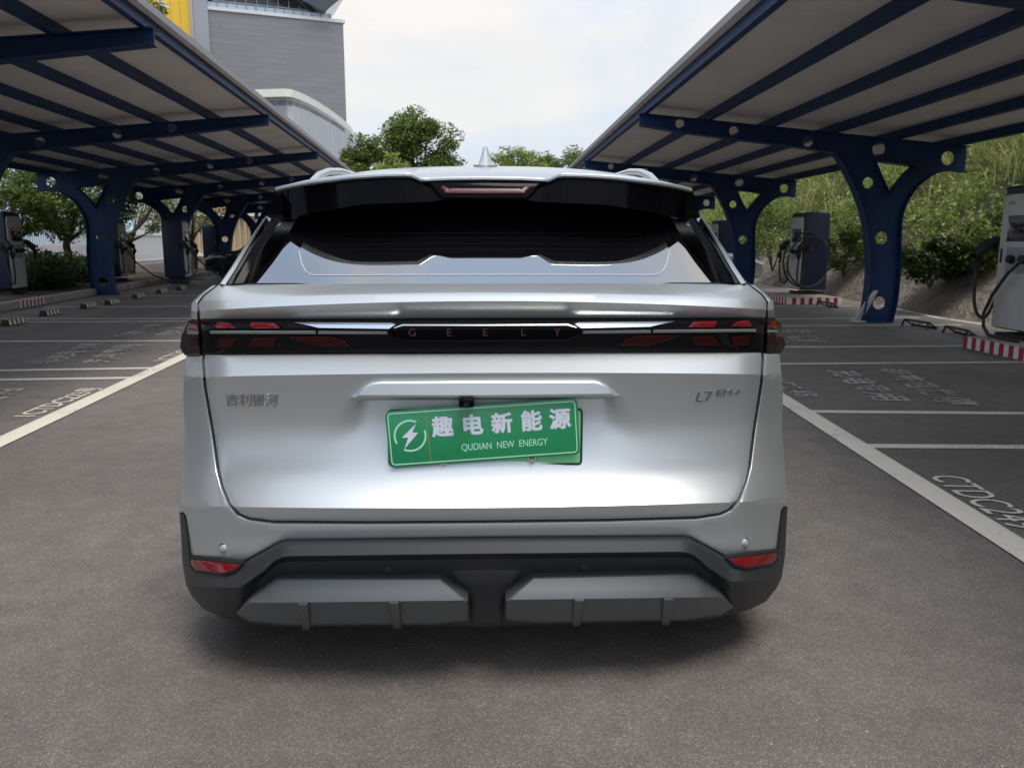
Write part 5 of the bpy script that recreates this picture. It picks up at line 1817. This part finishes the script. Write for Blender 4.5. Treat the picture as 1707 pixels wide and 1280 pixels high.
# ------------------------------------------------------------------ body sides, forward part, underside, wheels
SIL = [(484, 503), (486.5, 531), (493, 537), (503, 563), (504.5, 578), (495, 591), (494, 602), (498, 634), (499.5, 660), (498, 720), (502, 780), (505.5, 825), (506.5, 848), (505, 870), (502, 929), (499, 950), (496, 968), (487, 986), (469, 1008)]
def front_taper(Y):
    return np.interp(Y, [2.5, 3.0, 4.2, 5.6, 6.3, 6.7, 6.9], [0.0, 1.0, 1.0, 1.0, 0.93, 0.80, 0.45])
for s in (1, -1):
    st0 = []
    for u, v in SIL:
        Y = (Yel(u, v) if 533 < v < 591 else Ysil(u, v) if v < 850 else Yclad(u, v)) + 0.012
        p = PC(u * s, v, Y); p.x -= s * 0.004
        st0.append(p)
    rows = [st0]
    for Y in (2.75, 3.05, 3.6, 4.4, 5.2, 5.9, 6.4, 6.75):
        r = []
        for p in st0:
            z = p.z
            side = np.interp(z, [0.2, 0.35, 0.6, 0.9, 1.0, 1.12], [0.86, 0.93, 0.955, 0.945, 0.935, 0.87])
            k = np.interp(Y, [2.5, 2.75, 3.05], [0, 0.7, 1])
            x = abs(p.x - XC) * (1 - k) + side * k
            x *= np.interp(Y, [2.5, 5.6, 6.3, 6.75], [1, 1, 0.95, 0.70])
            zz = z
            if Y > 5.0 and z > 0.75:
                zz = 0.75 + (z - 0.75) * np.interp(Y, [5.0, 6.3, 6.75], [1, 0.82, 0.45])
            r.append(Vector((XC + s * x, Y, zz)))
        rows.append(r)
    loft('body_side', rows, M['paint'], car, smooth=40)
    # cabin side: belt to roof
    belt = []
    for Y in (2.52, 2.7, 3.0, 3.6, 4.4, 5.3):
        zb = np.interp(Y, [2.5, 3.0, 5.3], [1.155, 1.12, 1.06]); zr = roof_z(min(Y + 0.25, 4.6), 1.0) if Y < 4.9 else 1.12
        xb = np.interp(Y, [2.5, 3.0, 5.3], [0.79, 0.86, 0.84]); xr = roof_x(Y + 0.3) if Y < 4.9 else 0.80
        if Y < 2.6: zr, xr = 1.16, 0.785
        elif Y < 2.8: zr, xr = 1.33, 0.74
        belt.append([Vector((XC + s * (xb * (1 - k) + xr * k), Y, zb * (1 - k) + zr * k)) for k in np.linspace(0, 1, 5)])
    loft('side_window', belt, M['gloss_black'], car, smooth=50)
    sh_rows = [[Vector((XC + s * np.interp(Y, [2.5, 3.0, 5.3], [0.80, 0.862, 0.842]), Y, np.interp(Y, [2.5, 3.0, 5.3], [1.153, 1.12, 1.06]))),
                Vector((XC + s * np.interp(Y, [2.5, 2.75, 3.05, 6], [0.86, 0.875, 0.87, 0.87]), Y, np.interp(Y, [2.5, 3, 5.3], [1.11, 1.105, 1.05])))] for Y in (2.5, 2.75, 3.05, 3.6, 4.4, 5.3)]
    loft('shoulder', sh_rows, M['paint'], car, smooth=50)
    for Yw_ in (3.02, 5.82):
        a = MB(); a.tube([(XC + s * 0.80, Yw_, 0.36), (XC + s * 0.967, Yw_, 0.36)], 0.43, 34); a.build('wheel_arch', M['black_plastic'], car, smooth=40)
        # wheels: built along Y axis then turned
        e = MB()
        r_, w_ = 0.36, 0.23
        prof = [(r_ * 0.68, -w_ / 2), (r_ * 0.94, -w_ / 2), (r_, -w_ * 0.36), (r_, w_ * 0.36), (r_ * 0.94, w_ / 2), (r_ * 0.68, w_ / 2)]
        n_ = 36; q_ = len(prof)
        cx_ = XC + s * 0.865
        V = [(cx_ + yy, Yw_ + pr * math.cos(k * 2 * math.pi / n_), r_ + pr * math.sin(k * 2 * math.pi / n_)) for k in range(n_) for pr, yy in prof]
        e.add(V, [(k * q_ + j, k * q_ + (j + 1) % q_, ((k + 1) % n_) * q_ + (j + 1) % q_, ((k + 1) % n_) * q_ + j) for k in range(n_) for j in range(q_)])
        wo = e.build('wheel', M['rubber'], car, smooth=50)
        h_ = MB()
        for k in range(5):
            a_ = k * 2 * math.pi / 5
            h_.tube([(cx_ + s * 0.09, Yw_, r_), (cx_ + s * 0.09, Yw_ + r_ * 0.68 * math.cos(a_), r_ + r_ * 0.68 * math.sin(a_))], [0.04, 0.03], 8)
        h_.tube([(cx_ - s * 0.08, Yw_, r_), (cx_ + s * 0.10, Yw_, r_)], 0.06, 14)
        h_.build('rim', M['steel_grey'], wo, smooth=50)
# bonnet and windscreen close the front
fr_rows = [[Vector((XC + k * 0.86, 5.2, 1.07 - 0.03 * k * k)) for k in np.linspace(-1, 1, 9)],
           [Vector((XC + k * 0.84, 5.9, 1.0 - 0.04 * k * k)) for k in np.linspace(-1, 1, 9)],
           [Vector((XC + k * 0.70, 6.5, 0.90 - 0.05 * k * k)) for k in np.linspace(-1, 1, 9)],
           [Vector((XC + k * 0.62, 6.78, 0.72)) for k in np.linspace(-1, 1, 9)],
           [Vector((XC + k * 0.62, 6.80, 0.30)) for k in np.linspace(-1, 1, 9)]]
loft('bonnet', fr_rows, M['paint'], car, smooth=50)
ws_rows = [[Vector((XC + k * 0.64, 4.55, roof_z(4.6, k))) for k in np.linspace(-1, 1, 9)], [Vector((XC + k * 0.80, 5.32, 1.065)) for k in np.linspace(-1, 1, 9)]]
loft('windscreen', ws_rows, M['glass'], car, smooth=50)
ub = MB(); ub.box((XC, 4.5, 0.30), (1.5, 4.3, 0.2)); ub.build('underbody', M['gap'], car)
